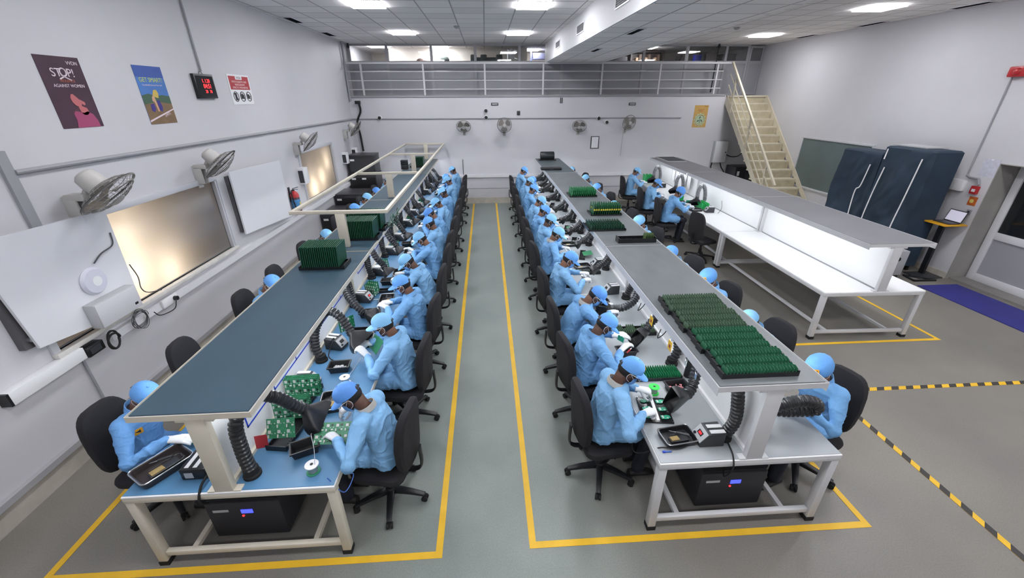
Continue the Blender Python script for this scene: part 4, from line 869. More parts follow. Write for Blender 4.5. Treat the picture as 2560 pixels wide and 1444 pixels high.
HM['badge_mark'] = MB().prism([(-.012,-.012),(.012,-.012),(.004,.002),(.008,.012),(-.002,.005)], .0015, .0022).mesh('badge_mark')
HM['shoe'] = MB().rings([[(x, y*w, .0+z) for x, y, z in ((0,-1,0),(0,1,0),(0,1,h),(0,-1,h))] if False else [(x0_, w*cos(2*pi*j/12), max(0,h*.5+h*.5*sin(2*pi*j/12))) for j in range(12)] for x0_, w, h in ((-.09,.025,.05),(-.08,.035,.075),(-.02,.038,.08),(.05,.042,.06),(.12,.042,.045),(.16,.03,.03),(.17,.012,.015))]).mesh('shoe', smooth=True)
# gloves, wrist-local: +X fingers, -Z palm, thumb +Y ; poses
def glove(pose, side):
    mb = MB(); s = side
    mb.tube([(-.045,0,0),(-.01,0,.002),(.03,0,.004),(.07,.0,.002),(.085,0,0)], [.032,.03,.034,.037,.03], 14, sq=(.62,1.12))
    if pose == 'pinch': cur = [55,62,68,72]; th = (.6,.55,-.65)
    elif pose == 'hold': cur = [24,28,32,36]; th = (.75,.45,-.45)
    else: cur = [10,13,16,20]; th = (.8,.6,-.1)
    for i, (y, L, c) in enumerate(zip((.029,.010,-.010,-.028), (.078,.086,.08,.062), cur)):
        p = V((.078-.004*abs(i-1.3), y*s, 0)); d = 0; pts = [p]; spread = (1.5-i)*.05*s
        for seg, fr in enumerate((.45,.32,.23)):
            d += R(c)*(.75 if seg == 0 else .6); p = p+V((cos(d), spread*cos(d), -sin(d)))*L*fr; pts.append(p)
        mb.limb(pts, [.0105,.0098,.009,.0078], 8)
    p = V((.01, .026*s, -.006)); d = V((th[0], th[1]*s, th[2])).normalized(); pts = [p, p+d*.036]
    d2 = (d+V((.55,-.35*s,-.1))).normalized(); pts.append(pts[-1]+d2*.03); pts.append(pts[-1]+(d2+V((.2,-.3*s,0))).normalized()*.022)
    mb.limb(pts, [.0145,.0125,.0105,.009], 8)
    return vox(mb, .0045, 'glove', 2, .4)
GL = {(p, s): glove(p, s) for p in ('pinch','hold','flat') for s in (1,-1)}
HM['wrist_band'] = MB().tube([(-.006,0,0),(.006,0,0)], .034, 14, sq=(.72,1.05)).mesh('wrist_band', smooth=True)
def basis(d, up):
    d = V(d).normalized(); u = V(up); y = u.cross(d).normalized(); u = d.cross(y)
    return M(((d.x,y.x,u.x,0),(d.y,y.y,u.y,0),(d.z,y.z,u.z,0),(0,0,0,1)))
PV = {}
def build_person(key, lean=.05, hp=38, hy=0, hroll=0, wl=(.40,.12,.83), wr_=(.40,-.12,.83), dl=(1,-.3,-.12), dr=(1,.3,-.12), pl='pinch', pr='pinch', fine=True, bow=0, seed=0, tw=0):
    """meshes of one seated worker, facing +X, seat centre at origin"""
    if key in PV: return PV[key]
    H = .585
    def tor(t):   # spine from hip to neck base
        return V((-.045+ (.10+lean)*t**1.4, tw*t*t, H+.02+.475*t-bow*t*t))
    nb = tor(1.0); hd = V((math.cos(R(hp))*.03+.055*sin(R(hp+20))+.03, 0, .115))
    hc = nb+V((.085+bow*.5, 0, .125-bow*.35))
    HT = M.Translation(hc) @ M.Rotation(R(hy),4,'Z') @ M.Rotation(R(hp),4,'Y') @ M.Rotation(R(hroll),4,'X')
    sh = {s: tor(.88)+V((.0, s*.165, .0)) for s in (1,-1)}
    wri = {1: V(wl), -1: V(wr_)}; el = {}
    for s, pp in ((1, pl), (-1, pr)): wri[s].z = max(wri[s].z, .855 if pp == 'flat' else .90)
    for s in (1,-1):
        a, b = sh[s], wri[s]; d = b-a; L = d.length; l1, l2 = .29, .26
        if L > (l1+l2)*.985: b = a+d.normalized()*(l1+l2)*.985; wri[s] = b; d = b-a; L = d.length
        x = (l1*l1-l2*l2+L*L)/(2*L); hgt = math.sqrt(max(1e-6, l1*l1-x*x)); ax = d.normalized()
        pole = V((-.38, s*.82, -.33)); pole = (pole-ax*pole.dot(ax)).normalized(); el[s] = a+ax*x+pole*hgt
    fs = .008 if fine else .013
    # body: head + neck + slim trunk + limbs in one surface
    mb = MB()
    for c, r in (((-.012,0,.028),(.092,.073,.094)),((.022,0,-.038),(.068,.057,.076)),((.052,0,-.1),(.03,.028,.02)),((.074,0,.024),(.02,.048,.012)),((.083,0,-.062),(.014,.025,.011))): mb.ell(c, r, HT, 18, 12)
    mb.limb([(.083,0,.014),(.098,0,-.012),(.105,0,-.03)], [.009,.012,.015], 8, HT)
    for s in (1,-1):
        mb.ell((-.006,s*.074,-.012),(.022,.011,.032), HT, 12, 8); mb.ell((.062,s*.036,-.03),(.02,.018,.018), HT, 10, 7)
    nk = [nb+V((-.02,0,-.03)), (nb+hc)/2+V((-.025,0,-.0)), HT @ V((-.03,0,-.05))]
    mb.limb(nk, [.06,.055,.054], 14)
    rs = []
    for t, rx, ry in ((0,.1,.14),(.3,.09,.13),(.6,.09,.14),(.85,.085,.15),(.97,.06,.1)):
        c = tor(t); rs.append([(c.x+rx*cos(2*pi*j/18), c.y+ry*sin(2*pi*j/18), c.z) for j in range(18)])
    mb.rings(rs)
    kn = {s: V((.40, s*.11, .555)) for s in (1,-1)}; an = {s: V((.355+.012*s, s*.088, .1)) for s in (1,-1)}; hpj = {s: V((-.03, s*.085, H)) for s in (1,-1)}
    for s in (1,-1):
        mb.limb([sh[s], el[s], wri[s], wri[s]+V(dl if s == 1 else dr).normalized()*.045], [.042,.036,.023,.012], 10); mb.limb([hpj[s], kn[s], an[s]], [.07,.05,.036], 10)
        mb.limb([tor(.9), sh[s]], [.06,.045], 10)
    body = vox(mb, fs, 'person', 3, .45)
    # coat
    mb = MB(); rs = []
    for t, rx, ry in ((-.18,.125,.182),(0,.132,.186),(.2,.12,.174),(.45,.122,.172),(.68,.13,.188),(.86,.12,.19),(.96,.092,.145),(1.03,.07,.086)):
        c = tor(max(t,0))+V((0,0,min(t,0)*.475)); rs.append([(c.x+rx*cos(2*pi*j/26), c.y+ry*sin(2*pi*j/26), c.z+(.012*cos(2*pi*j/26) if t > .9 else 0)) for j in range(26)])
    mb.rings(rs)
    for s in (1,-1):
        e = el[s]; w = wri[s]; ve = (w-e).normalized(); cf = w-ve*.018
        mb.limb([tor(.86)+V((0,s*.1,0)), sh[s], sh[s]+(e-sh[s])*.5, e, e+(w-e)*.5, cf], [.08,.073,.06,.054,.046,.039], 14)
        mb.limb([hpj[s]+V((0,0,.012)), hpj[s]+(kn[s]-hpj[s])*.62+V((0,s*.012,.008))], [.098,.084], 14)
    for s in (1,-1): mb.limb([nb+V((-.015,s*.03,-.05)), sh[s]+V((-.005,-s*.005,.0))], [.06,.074], 14)
    mb.limb([(.02,0,.60),(.2,0,.575)], [.085,.07], 12)
    sd = seed*7.3
    def rid(q, k): return max(0, 1-abs(noise.noise(q))*k)**1.6
    def wr(p):
        w1 = noise.noise(V((p.x*3+sd, p.y*3, p.z*3)))
        a = noise.noise(V((p.x*4, p.y*4, p.z*3+sd)))*.008
        a += rid(V((p.x*6+w1*1.6+p.z*3, p.y*6-p.z*2, p.z*3.2+sd)), 4.5)*.008
        a += rid(V((p.x*9-p.z*6, p.y*9+w1*2, p.z*9-sd+p.x*4)), 5)*.006-.004
        return a*(1 if p.z < 1.0 else .35)
    coat = vox(mb, .0075 if fine else .013, 'smock', 4 if fine else 2, .5, wr)
    # trousers
    mb = MB(); mb.ell((-.03,0,H-.0),(.12,.165,.085), None, 18, 10)
    for s in (1,-1): mb.limb([hpj[s], kn[s], an[s]+V((0,0,.0))], [.086,.07,.058], 14)
    trou = vox(mb, .014, 'trousers', 2, .5, lambda p: noise.noise(V((p.x*12,p.y*12,p.z*9+sd)))*.006)
    cb_ = MB(); rr = []
    c0 = tor(1.0)
    for dz, k_ in ((-.036,1.16),(-.012,1.04),(.012,.92),(.012,.86),(-.015,.84)): rr.append([(c0.x-.012+.072*k_*cos(2*pi*j/20), c0.y+.078*k_*sin(2*pi*j/20), c0.z+.022+dz-.032*cos(2*pi*j/20)) for j in range(20)])
    collar = cb_.rings(rr, cap=False).mesh('collar', smooth=True)
    PV[key] = dict(body=body, coat=coat, trou=trou, collar=collar, HT=HT, W=wri, D={1:V(dl),-1:V(dr)}, P={1:pl,-1:pr}, an=an, chest=tor(.7)); return PV[key]
def person(pv, x, y, rz, lab, coat=0, cap=0, skin=0, hat='cap', glasses=False, mask=True, badge=False, eyes=True, capbadge=False, collar=None, band=False, group=None):
    b = link('person', pv['body'], SKIN[skin]); tag(b, lab, 'person', group); b.location = (x,y,0); b.rotation_euler = (0,0,rz)
    if b.data.materials[0] != SKIN[skin]:
        b.material_slots[0].link = 'OBJECT'; b.material_slots[0].material = SKIN[skin]
    def part(n, me, m, T=None, par=b):
        o = link(n, me, m, par, T=T)
        if o.data.materials[0] != m: o.material_slots[0].link = 'OBJECT'; o.material_slots[0].material = m
        return o
    c = part('smock', pv['coat'], COAT[coat]); part('trousers', pv['trou'], TROU)
    part('collar', pv['collar'], COLL if collar else COAT[coat])
    HT = pv['HT']
    part('hair', HM['hair'], HAIR, HT)
    if hat == 'cap':
        k = part('cap', HM['cap'], CAPM[cap], HT); part('brim', HM['brim'], CAPM[cap], None, k); part('strap_gap', HM['strap_gap'], BLACKP, None, k); part('cap_button', HM['cap_button'], CAPM[cap], None, k)
    else: k = part('bouffant_cap', HM['bouffant'], CAPM[cap], HT)
    if capbadge:
        me_ = HM['cap' if hat == 'cap' else 'bouffant']
        from mathutils.bvhtree import BVHTree
        bv = BVHTree.FromPolygons([v.co for v in me_.vertices], [tuple(q.vertices) for q in me_.polygons]); dr_ = V((1,.12 if hat == 'cap' else .55,.5)).normalized()
        h_, n_, i_, d_ = bv.ray_cast(V((0,0,.04))+dr_*.4, -dr_); n_ = dr_ if n_.dot(dr_) < 0 else n_
        q = part('badge', HM['badge'], BADGE, M.Translation(h_+n_*.001) @ basis(V((0,0,1)).cross(n_).cross(n_)*-1, n_) @ M.Scale(1.05,4), k); part('badge_mark', HM['badge_mark'], BLACKP, None, q)
    if mask:
        k = part('face_mask', HM['mask'], MASKM, HT); part('ear_loop', HM['ear_loop1'], CARD, None, k); part('ear_loop', HM['ear_loop-1'], CARD, None, k)
    if eyes:
        for s in (1,-1): e = part('eye', HM['eye'], EYEW, HT @ M.Translation((.073,s*.031,.006))); part('iris', HM['iris'], BLACKP, None, e)
    if glasses:
        k = part('safety_glasses', HM['glasses'], WHPL, HT); part('lens', HM['lens1'], GLASSC, None, k); part('lens', HM['lens-1'], GLASSC, None, k)
    for s in (1,-1):
        d = pv['D'][s]; T = M.Translation(pv['W'][s]+d.normalized()*.03) @ M.Scale(1.1,4) @ basis(d, (0,0,1) if pv['P'][s] != 'hold' else (0,-s*.35,1))
        # thumb side: inner side of each hand
        g = part('glove', GL[(pv['P'][s], -s)], GLOVE, T)
        if band and s == -1: part('wrist_band', HM['wrist_band'], mat('brown_wrist_strap', (128,96,58), .7), T @ M.Translation((-.045,0,0)))
        part('shoe', HM['shoe'], SHOE, M.Translation((pv['an'][s].x, pv['an'][s].y, 0.0)))
    if badge:
        from mathutils.bvhtree import BVHTree
        bv = BVHTree.FromPolygons([v.co for v in pv['coat'].vertices], [tuple(q.vertices) for q in pv['coat'].polygons]); by, bz = badge
        h_, n_, i_, d_ = bv.ray_cast(V((.7, by, bz)), V((-1,0,0)))
        if h_: q = part('badge', HM['badge'], BADGE, M.Translation(h_+n_*.002) @ basis(V((0,0,1)).cross(n_).normalized().cross(n_)*-1, n_) @ M.Scale(1.5,4), c); part('badge_mark', HM['badge_mark'], BLACKP, None, q)
    return b
S += .0012; SH += .0012
# ================================================================== SEATED WORKERS
poses = dict(
 a1=dict(lean=.04,hp=40,hy=14,bow=.05,wl=(.24,.23,.88),wr_=(.28,-.17,.91),dl=(.75,-.5,-.15),dr=(.7,.6,-.2),pl='hold',pr='pinch',seed=1),
 a2=dict(lean=0.01,hp=22,hy=6,wl=(0.30,.15,.93),wr_=(0.38,-.13,.86),dl=(.75,-.3,.55),dr=(.8,.35,.1),pl='pinch',pr='hold',seed=2),
 a3=dict(lean=0.00,hp=26,hy=10,wl=(0.30,.15,.95),wr_=(0.36,-.12,.86),dl=(.9,-.3,.3),dr=(.9,.3,-.1),pl='pinch',pr='hold',seed=3),
 a4=dict(lean=0.08,hp=46,hy=14,bow=.06,wl=(0.36,.13,.87),wr_=(0.37,-.12,.86),seed=4),
 a5=dict(lean=0.03,hp=40,hy=8,bow=.03,wl=(0.28,.12,.99),wr_=(0.34,-.1,.9),dl=(.8,-.3,.35),pl='hold',seed=5),
 a6=dict(lean=-0.01,hp=36,hy=-8,wl=(0.34,.13,.86),wr_=(0.34,-.12,.88),seed=6),
 b1=dict(lean=.02,hp=36,hy=-14,bow=.02,wl=(.30,.07,.91),wr_=(.22,-.24,.90),dl=(.9,-.25,-.2),dr=(.85,.35,-.15),pl='pinch',pr='pinch',seed=11),
 b2=dict(lean=0.03,hp=42,hy=-10,bow=.04,wl=(0.36,.13,.92),wr_=(0.30,-.16,.90),dl=(.95,-.3,.05),dr=(.8,.4,.3),pl='hold',pr='hold',seed=12),
 b3=dict(lean=0.11,hp=46,hy=-18,bow=.08,wl=(0.44,.10,.87),wr_=(0.44,-.12,.86),seed=13,tw=-.03),
 b4=dict(lean=0.00,hp=38,hy=-12,bow=.02,wl=(0.38,.12,.87),wr_=(0.32,-.15,.86),seed=14),
 b5=dict(lean=0.01,hp=34,hy=-6,wl=(0.36,.13,.86),wr_=(0.36,-.12,.86),seed=15),
 c1=dict(lean=.03,hp=40,hy=-18,bow=.02,wl=(.40,.13,.90),wr_=(.35,-.15,.86),dl=(.95,-.25,-.1),dr=(.95,.12,-.06),pl='hold',pr='flat',seed=21),
 c2=dict(lean=.14,hp=50,hy=0,bow=.06,wl=(.44,.12,.90),wr_=(.44,-.12,.90),seed=22),
 d2=dict(lean=.07,hp=42,hy=6,bow=.03,wl=(.40,.13,.90),wr_=(.40,-.13,.90),seed=33),
 d1=dict(lean=.03,hp=30,hy=4,wl=(.30,.07,.90),wr_=(.40,-.12,.89),seed=31),
 e3=dict(lean=.10,hp=34,hy=-4,wl=(.46,.12,.86),wr_=(.46,-.12,.86),seed=41))
def PVp(k, fine=True): return build_person(k, fine=fine, **poses[k])
AX, BX_, CX, DX = -.95, 1.0, -2.92, 2.91
near = 'counted from the near end'
A = [(2.64,'a1',1,2,1,'worker gripping a big green panel, grey collar, nearest on aisle side of blue bench',dict(glasses=True,collar=True)),
 (3.66,'a2',1,1,0,'bearded worker in clear framed glasses, second along aisle side of blue bench',dict(glasses=True)),
 (4.64,'a3',0,0,0,'worker with raised tool hand and cap, third along aisle side of blue bench',dict(glasses=True)),
 (5.62,'a4',1,1,1,'worker in bright pale cap bowed low, fourth along aisle side of blue bench',dict(glasses=True)),
 (6.55,'a5',0,1,2,'worker lifting gloves to the face, fifth along aisle side of blue bench',{}),
 (7.32,'a6',1,0,0,'worker looking down, sixth along aisle side of blue bench',{}),
 (8.3,'a4',0,2,2,'worker with broad back bowed low, seventh along aisle side of blue bench',{}),
 (9.18,'a1',1,1,0,'worker in pale cap with mask straps, eighth along aisle side of blue bench',{}),
 (9.95,'a6',0,1,1,'worker half hidden, ninth along aisle side of blue bench',{}),
 (11.5,'a3',1,1,0,'worker in pale cap, tenth along aisle side of blue bench',{}),
 (12.4,'a4',0,0,2,'worker bent behind others, eleventh along aisle side of blue bench',{}),
 (13.25,'a6',1,1,0,'worker in palest cap at far wall, last along aisle side of blue bench',{})]
B = [(2.79,'b1',1,0,1,'worker in glasses placing parts on black plate, nearest on aisle side of grey bench',dict(glasses=True,collar=True,capbadge=True)),
 (3.60,'b2',0,0,1,'worker holding small green board and red tool, second on aisle side of grey bench',{}),
 (4.42,'b3',0,2,0,'worker slumped forward with wide back, third on aisle side of grey bench',dict(glasses=True,collar=True)),
 (5.42,'b4',1,0,2,'worker beside silver solder reel, fourth on aisle side of grey bench',dict(collar=False)),
 (6.6,'b1',0,1,0,'worker with pale collar showing, fifth on aisle side of grey bench',dict(collar=True)),
 (7.35,'b5',1,1,1,'worker in pale cap by pink card, sixth on aisle side of grey bench',{}),
 (8.15,'b4',0,0,0,'worker in deeper blue cap, seventh on aisle side of grey bench',{}),
 (9.1,'b2',1,1,2,'worker in pale cap, eighth on aisle side of grey bench',{}),
 (10.2,'b5',0,0,0,'worker partly hidden, ninth on aisle side of grey bench',{}),
 (11.3,'b1',1,1,1,'worker in pale cap turned to bench, tenth on aisle side of grey bench',{}),
 (11.95,'b3',0,2,0,'worker with head bowed out of sight, eleventh on aisle side of grey bench',{}),
 (13.0,'b5',1,0,2,'upright worker at far wall, last on aisle side of grey bench',{})]
Cc = [(2.74,'c1',2,0,0,'worker with orange chest badge, nearest on wall side of blue bench',dict(badge=(-.13,.93),band=True)),
 (3.72,'c2',0,0,1,'worker bent under the shelf, only blue back showing, wall side of blue bench',{}),
 (4.86,'c1',0,0,0,'worker with rounded blue cap, third on wall side of blue bench',dict(glasses=True)),
 (5.72,'c2',0,1,1,'worker mostly hidden behind the nearest panel stack, wall side of blue bench',{}),
 (6.8,'c1',1,1,0,'worker with pale cap behind second panel stack, wall side of blue bench',{}),
 (8.5,'d1',1,0,0,'worker with round cap just inside overhead frame, wall side of blue bench',{}),
 (9.5,'d1',0,1,2,'worker with pale cap beside low black cabinet, wall side of blue bench',{}),
 (10.3,'c1',0,2,1,'worker with deep blue cap under middle frame bar, wall side of blue bench',{}),
 (11.75,'c1',1,1,0,'worker far along wall side of blue bench, by corner cabinets',{})]
Dd = [(2.72,'d1',0,0,2,'worker in round cap with orange badge, nearest on far side of grey bench',dict(capbadge=True,hat='bouffant',badge=(-.09,1.0))),
 (3.62,'d2',0,1,1,'worker with cap just showing over shelf, second on far side of grey bench',{}),
 (4.62,'d1',0,0,0,'worker in round cap with small orange badge, third on far side of grey bench',dict(capbadge=True,hat='bouffant')),
 (5.62,'d2',1,0,1,'worker with bare neck showing, fourth on far side of grey bench',dict(hat='bouffant')),
 (7.15,'d1',1,1,0,'worker behind the long black tray, fifth on far side of grey bench',dict(hat='bouffant')),
 (8.55,'d2',1,1,2,'worker hidden by tall board rack, sixth on far side of grey bench',{}),
 (10.25,'d1',1,0,0,'worker beside green board stack, seventh on far side of grey bench',{}),
 (11.5,'d1',0,1,1,'worker in pale cap, eighth on far side of grey bench',{}),
 (13.2,'d2',1,1,2,'worker at far wall, last on far side of grey bench',{})]
Ee = [(4.42,12.6,'b5',1,1,0,'worker in white tinted cap at far end of glowing white bench',{},-2),
 (4.36,10.85,'b1',1,0,1,'worker in peaked cap, middle of three at glowing white bench',{},-5),
 (4.36,9.6,'e3',0,2,0,'worker in gathered round cap with long smock, glowing white bench',dict(hat='bouffant'),-6)]
def lab_chair(l): return 'black swivel chair under the '+l
def seat_row(rows, x, rz, tag_, sides):
    for i, (y, k, co, ca, sk, lab, ex) in enumerate(rows):
        fine = i < 4 and tag_ in 'AB' or (tag_ in 'CD' and i < 1)
        j = R(random.Random(i*3+ord(tag_)).uniform(-4,4)+{'A':-9,'B':9,'C':0,'D':15}[tag_])
        p = person(PVp(k), x, y, rz+j*.85, 'person: '+lab if False else lab.replace('worker','person',1), co, ca, sk, eyes=i < 5, **ex)
        s = -1 if rz else 1
        chair(x-.0*s, y, rz+j, 'black swivel chair of the '+ORD[i]+' worker on '+sides, random.Random(i+ord(tag_)).uniform(0,1.2))
seat_row(A, AX, pi, 'A', 'aisle side of blue bench'); seat_row(B, BX_, 0, 'B', 'aisle side of grey bench')
seat_row(Cc, CX, 0, 'C', 'wall side of blue bench'); seat_row(Dd, DX, pi, 'D', 'far side of grey bench')
for i, (x, y, k, co, ca, sk, lab, ex, yw) in enumerate(Ee):
    person(PVp(k), x, y, R(yw), lab.replace('worker','person',1), co, ca, sk, eyes=False, **ex); chair(x, y, R(yw), 'black swivel chair of the '+('farthest','middle','round capped')[i]+' worker at white bench', .3*i)
chair(4.66, 8.3, R(18), 'empty black swivel chair pulled up to the white bench', .5)
# ================================================================== BENCH EQUIPMENT
def hood_mesh():
    mb = MB(); n = 24; rs = []
    def sec(k, w, h, r):
        out = []
        for j in range(n):
            a = 2*pi*j/n; c, s = cos(a), sin(a); e = 2/(2+10*k)
            out.append((math.copysign(abs(c)**e, c)*(r*(1-k)+w*k), math.copysign(abs(s)**e, s)*(r*(1-k)+h*k)))
        return out
    prof = [(0,0,.046),(.03,0,.046),(.05,.15,.046),(.12,.85,.046),(.16,1,.046),(.185,1,.046)]
    for z, k, r in prof: rs.append([(z, x, y) for x, y in sec(k, .14, .062, r)])
    for z, k, r in reversed(prof[1:]): rs.append([(z-(.001 if z > .18 else 0), x*.94, y*.92) for x, y in sec(k, .14, .062, r)])
    return mb.rings(rs).mesh('hood', smooth=True)
HOOD = hood_mesh(); CUFF = MB().lathe([(.062,0),(.062,.02),(.053,.03),(.052,.07)],20).mesh('base_cuff', smooth=True)
def hosegeo(pts, r=.045):
    P = resample(spline(pts, 14), .0085); rad = [r*(1.08 if i % 4 in (1,2) else .9) for i in range(len(P))]
    return MB().tube(P, rad, 14)
def extractor(base, pts, hd, lab, roll=0, hood=True, hs=1, hm=None):
    t = thing('fume_extractor', lab, 'fume extractor', base, group='black fume extractor hoses')
    if hood is not None: link('base_cuff', CUFF, RUB, t)
    b = V(base); P = [V(p)-b for p in pts]; P[0].z += .022
    hosegeo(P).build('hose', hm or HOSEM, t, smooth=True)
    if hood:
        link('hood', HOOD, BLACKP, t, T=M.Translation(P[-1]-V(hd).normalized()*.02) @ basis(hd, (0,0,1)) @ M.Rotation(roll,4,'X') @ M.Scale(hs,4))
    return t
ST_ = dict(body=MB().prism([(-.095,0),(-.1,.035),(-.035,.122),(.1,.13),(.1,0)], -.072, .072, M(((1,0,0,0),(0,0,-1,0),(0,1,0,0),(0,0,0,1)))).mesh('body', .006),
 side=None, strip=MB().box(-.02,.1,-.06,-.025,.128,.134).box(-.02,.1,.0,.035,.128,.134).mesh('top_strip'))
Q_ = M.Translation((-.0675,0,.0785)) @ M.Rotation(R(-53.2),4,'Y')
ST_['front'] = MB().box(-.05,.05,-.066,.066,.0,.006,Q_).mesh('front_panel', .002); ST_['display'] = MB().box(-.012,.022,-.03,.03,.006,.0085,Q_).mesh('display')
ST_['knob'] = MB().cyl((-.03,.035,.006),(-.03,.035,.016),.011,n=12,T=Q_).mesh('knob', smooth=True)
def station(x, y, rz, lab, light=True, led=False):
    t = thing('soldering_station', lab, 'soldering station', (x,y,S), (0,0,rz), 'soldering stations')
    link('body', ST_['body'], DKPL, t); link('front_panel', ST_['front'], LGPL if light else DKPL, t); link('top_strip', ST_['strip'], WHPL, t); link('knob', ST_['knob'], BLACKP, t)
    d = link('display', ST_['display'], BLACKP, t)
    if led: text('350', .026, REDLED, d, Q_ @ M.Translation((.004,0,.0088)) @ M.Rotation(R(-90),4,'Z'))
    return t
def trayg():
    o = rrect(-.14,.14,-.1,.1,.03); i_ = rrect(-.125,.125,-.085,.085,.025); ob = rrect(-.125,.125,-.088,.088,.025); ib = rrect(-.115,.115,-.078,.078,.02)
    a = MB().rings([[(x,y,0) for x, y in ob],[(x,y,.045) for x, y in o],[(x,y,.045) for x, y in i_],[(x,y,.006) for x, y in ib]]).mesh('tray', smooth=True)
    r = [(x*.965,y*.95,.047) for x, y in o]; b = MB().tube(r+[r[0]], .0045, 6).mesh('metal_rim', smooth=True)
    return a, b
TRY, TRIM = trayg()
HOLD = MB().box(-.075,.075,-.045,.01,.007,.022).tube(spline([(-.08,-.05,.03),(.08,-.05,.03),(.095,-.02,.03),(.085,.015,.03),(-.06,.02,.028)]),.004,6).mesh('iron_holder', smooth=True); SPON = MB().box(-.07,.0,-.04,.005,.022,.034).mesh('sponge', .004)
def tray(x, y, rz, lab, m=None):
    t = thing('iron_tray', lab, 'tray', (x,y,S), (0,0,rz), 'black soldering iron trays')
    link('tray', TRY, m or BLACKP, t); link('metal_rim', TRIM, STEEL, t); link('iron_holder', HOLD, DKPL, t); link('sponge', SPON, mat('tan_sponge', (150,128,84), .9, bump=.4, bs=90), t); return t
IRON = MB().tube([(-.07,0,0),(-.02,0,0),(0,0,0),(.03,0,0)],[.009,.011,.012,.008],10).mesh('handle', smooth=True), MB().tube([(.03,0,0),(.07,0,0),(.085,0,0)],[.004,.003,.001],8).mesh('tip', smooth=True)
def iron(x, y, z, rz, lab):
    t = thing('soldering_iron', lab, 'soldering iron', (x,y,z), (0,R(6),rz)); link('handle', IRON[0], DKPL, t); link('tip', IRON[1], STEEL, t); return t
def binm(w, d, h):
    mb = MB(); o = [(-w/2,-d/2),(w/2,-d/2),(w/2,d/2),(-w/2,d/2)]; k = .84
    return mb.rings([[(x*k,y*k,0) for x, y in o],[(x,y,h) for x, y in o],[(x*.94,y*.92,h) for x, y in o],[(x*k*.93,y*k*.9,.004) for x, y in o]]).mesh('tub', .002), MB().box(-w/2-.006,w/2+.006,d/2,d/2+.008,h-.012,h).box(-w/2-.006,w/2+.006,-d/2-.008,-d/2,h-.012,h).box(-w/2-.008,-w/2,-d/2,d/2,h-.012,h).box(w/2,w/2+.008,-d/2,d/2,h-.012,h).mesh('lip')
BINM = binm(.2,.13,.075)
def tub(x, y, rz, lab, fill=None, flab=None, z=S):
    t = thing('parts_bin', lab, 'bin', (x,y,z), (0,0,rz), 'black parts bins'); link('tub', BINM[0], BLACKP, t); link('lip', BINM[1], BLACKP, t)
    if fill:
        mb = MB(); rnd = random.Random(int(x*100+y*10))
        for k in range(46):
            a = M.Translation((rnd.uniform(-.06,.06), rnd.uniform(-.03,.03), .018+rnd.random()*.022)) @ M.Rotation(rnd.random()*6,4,'Z') @ M.Rotation(rnd.uniform(-.6,.6),4,'X')
            mb.cb((0,0,0),(.022,.01,.008),a)
        c = tag(mb.build('loose_parts', fill, loc=(x,y,z), rot=(0,0,rz)), flab, 'parts'); c['kind'] = 'stuff'
    return t
SPW = MB().lathe([(.024,.006),(.025,.05)],20).mesh('wire_winding', smooth=True); SPF = MB().lathe([(.034,0),(.036,.003),(.034,.006)],24).mesh('flange', smooth=True); SPC = MB().cyl((0,0,.0565),(0,0,.0585),.008,n=12).mesh('centre_hole')
def spool(x, y, lab, fm=WHPL, bm_=None, strand=None):
    t = thing('solder_spool', lab, 'solder spool', (x,y,S)); t.scale = (1.4,1.4,1.35); link('wire_winding', SPW, TIN, t); link('flange', SPF, bm_ or fm, t); link('flange', SPF, fm, t, T=Tl(0,0,.05)); link('centre_hole', SPC, BLACKP, t)
    if strand: MB().tube(spline(strand), .0018, 5).build('wire_strand', TIN, t, smooth=True)
    return t
def panelm(w, h, m, comps, nm):
    rnd = random.Random(int(w*1000+h*77+comps)); me = MB().box(-.001,.001,-w/2,w/2,0,h).mesh(nm)
    cw = MB(); cd = MB()
    nx = max(2, int(w/.07)); ny = max(2, int(h/.08))
    for i in range(nx):
        for j in range(ny):
            y0 = -w/2+w*i/nx; z0 = h*j/ny; cw_, ch = w/nx, h/ny
            for (fy, fz, a, b, k, t) in ((.3,.68,.011,.013,0,.004),(.72,.72,.007,.009,1,.003),(.2,.25,.004,.012,0,.012),(.5,.25,.006,.004,1,.004),(.78,.3,.008,.006,rnd.randint(0,1),.006),(.55,.5,.003,.003,0,.002),(.88,.52,.003,.004,0,.003)):
                y, z = y0+cw_*fy, z0+ch*fz; (cd if k else cw).box(.001,.001+t,y-a,y+a,z-b,z+b)
    return me, cw.mesh('pale_components'), cd.mesh('dark_components'), m
PAN = dict(big=panelm(.3,.2,PGREEN,1,'circuit_panel'), mid=panelm(.22,.16,PGREEN,2,'circuit_panel'), dark=(MB().box(-.006,.006,-.15,.15,0,.24).mesh('circuit_panel'),)+panelm(.30,.24,DGREEN,3,'circuit_panel')[1:3]+(mat('stack_green_board',(22,74,52),.4,var=.15,vs=50),), dk2=panelm(.2,.16,GREEN,4,'circuit_panel'))
def panel(kind, T, lab, comps=True, grp=None):
    me, a, b, m = PAN[kind]; o = link('large_circuit_board', me, m); tag(o, lab, 'circuit board', grp)
    o.matrix_world = T
    if comps:
        link('component_pattern', a, COMPS, o)
        if kind in ('big', 'dark'): link('chip_pattern', b, COMPD, o)
    return o
BRD = MB().prism([(-.042,0),(.042,0),(.042,.05),(.03,.058),(.012,.052),(-.008,.06),(-.03,.054),(-.042,.05)], -.0016, .0016, M(((0,0,1,0),(1,0,0,0),(0,1,0,0),(0,0,0,1)))).box(.0016,.010,-.03,-.006,.02,.04).box(.0016,.007,.004,.03,.012,.034).mesh('circuit_board')
RK = {}
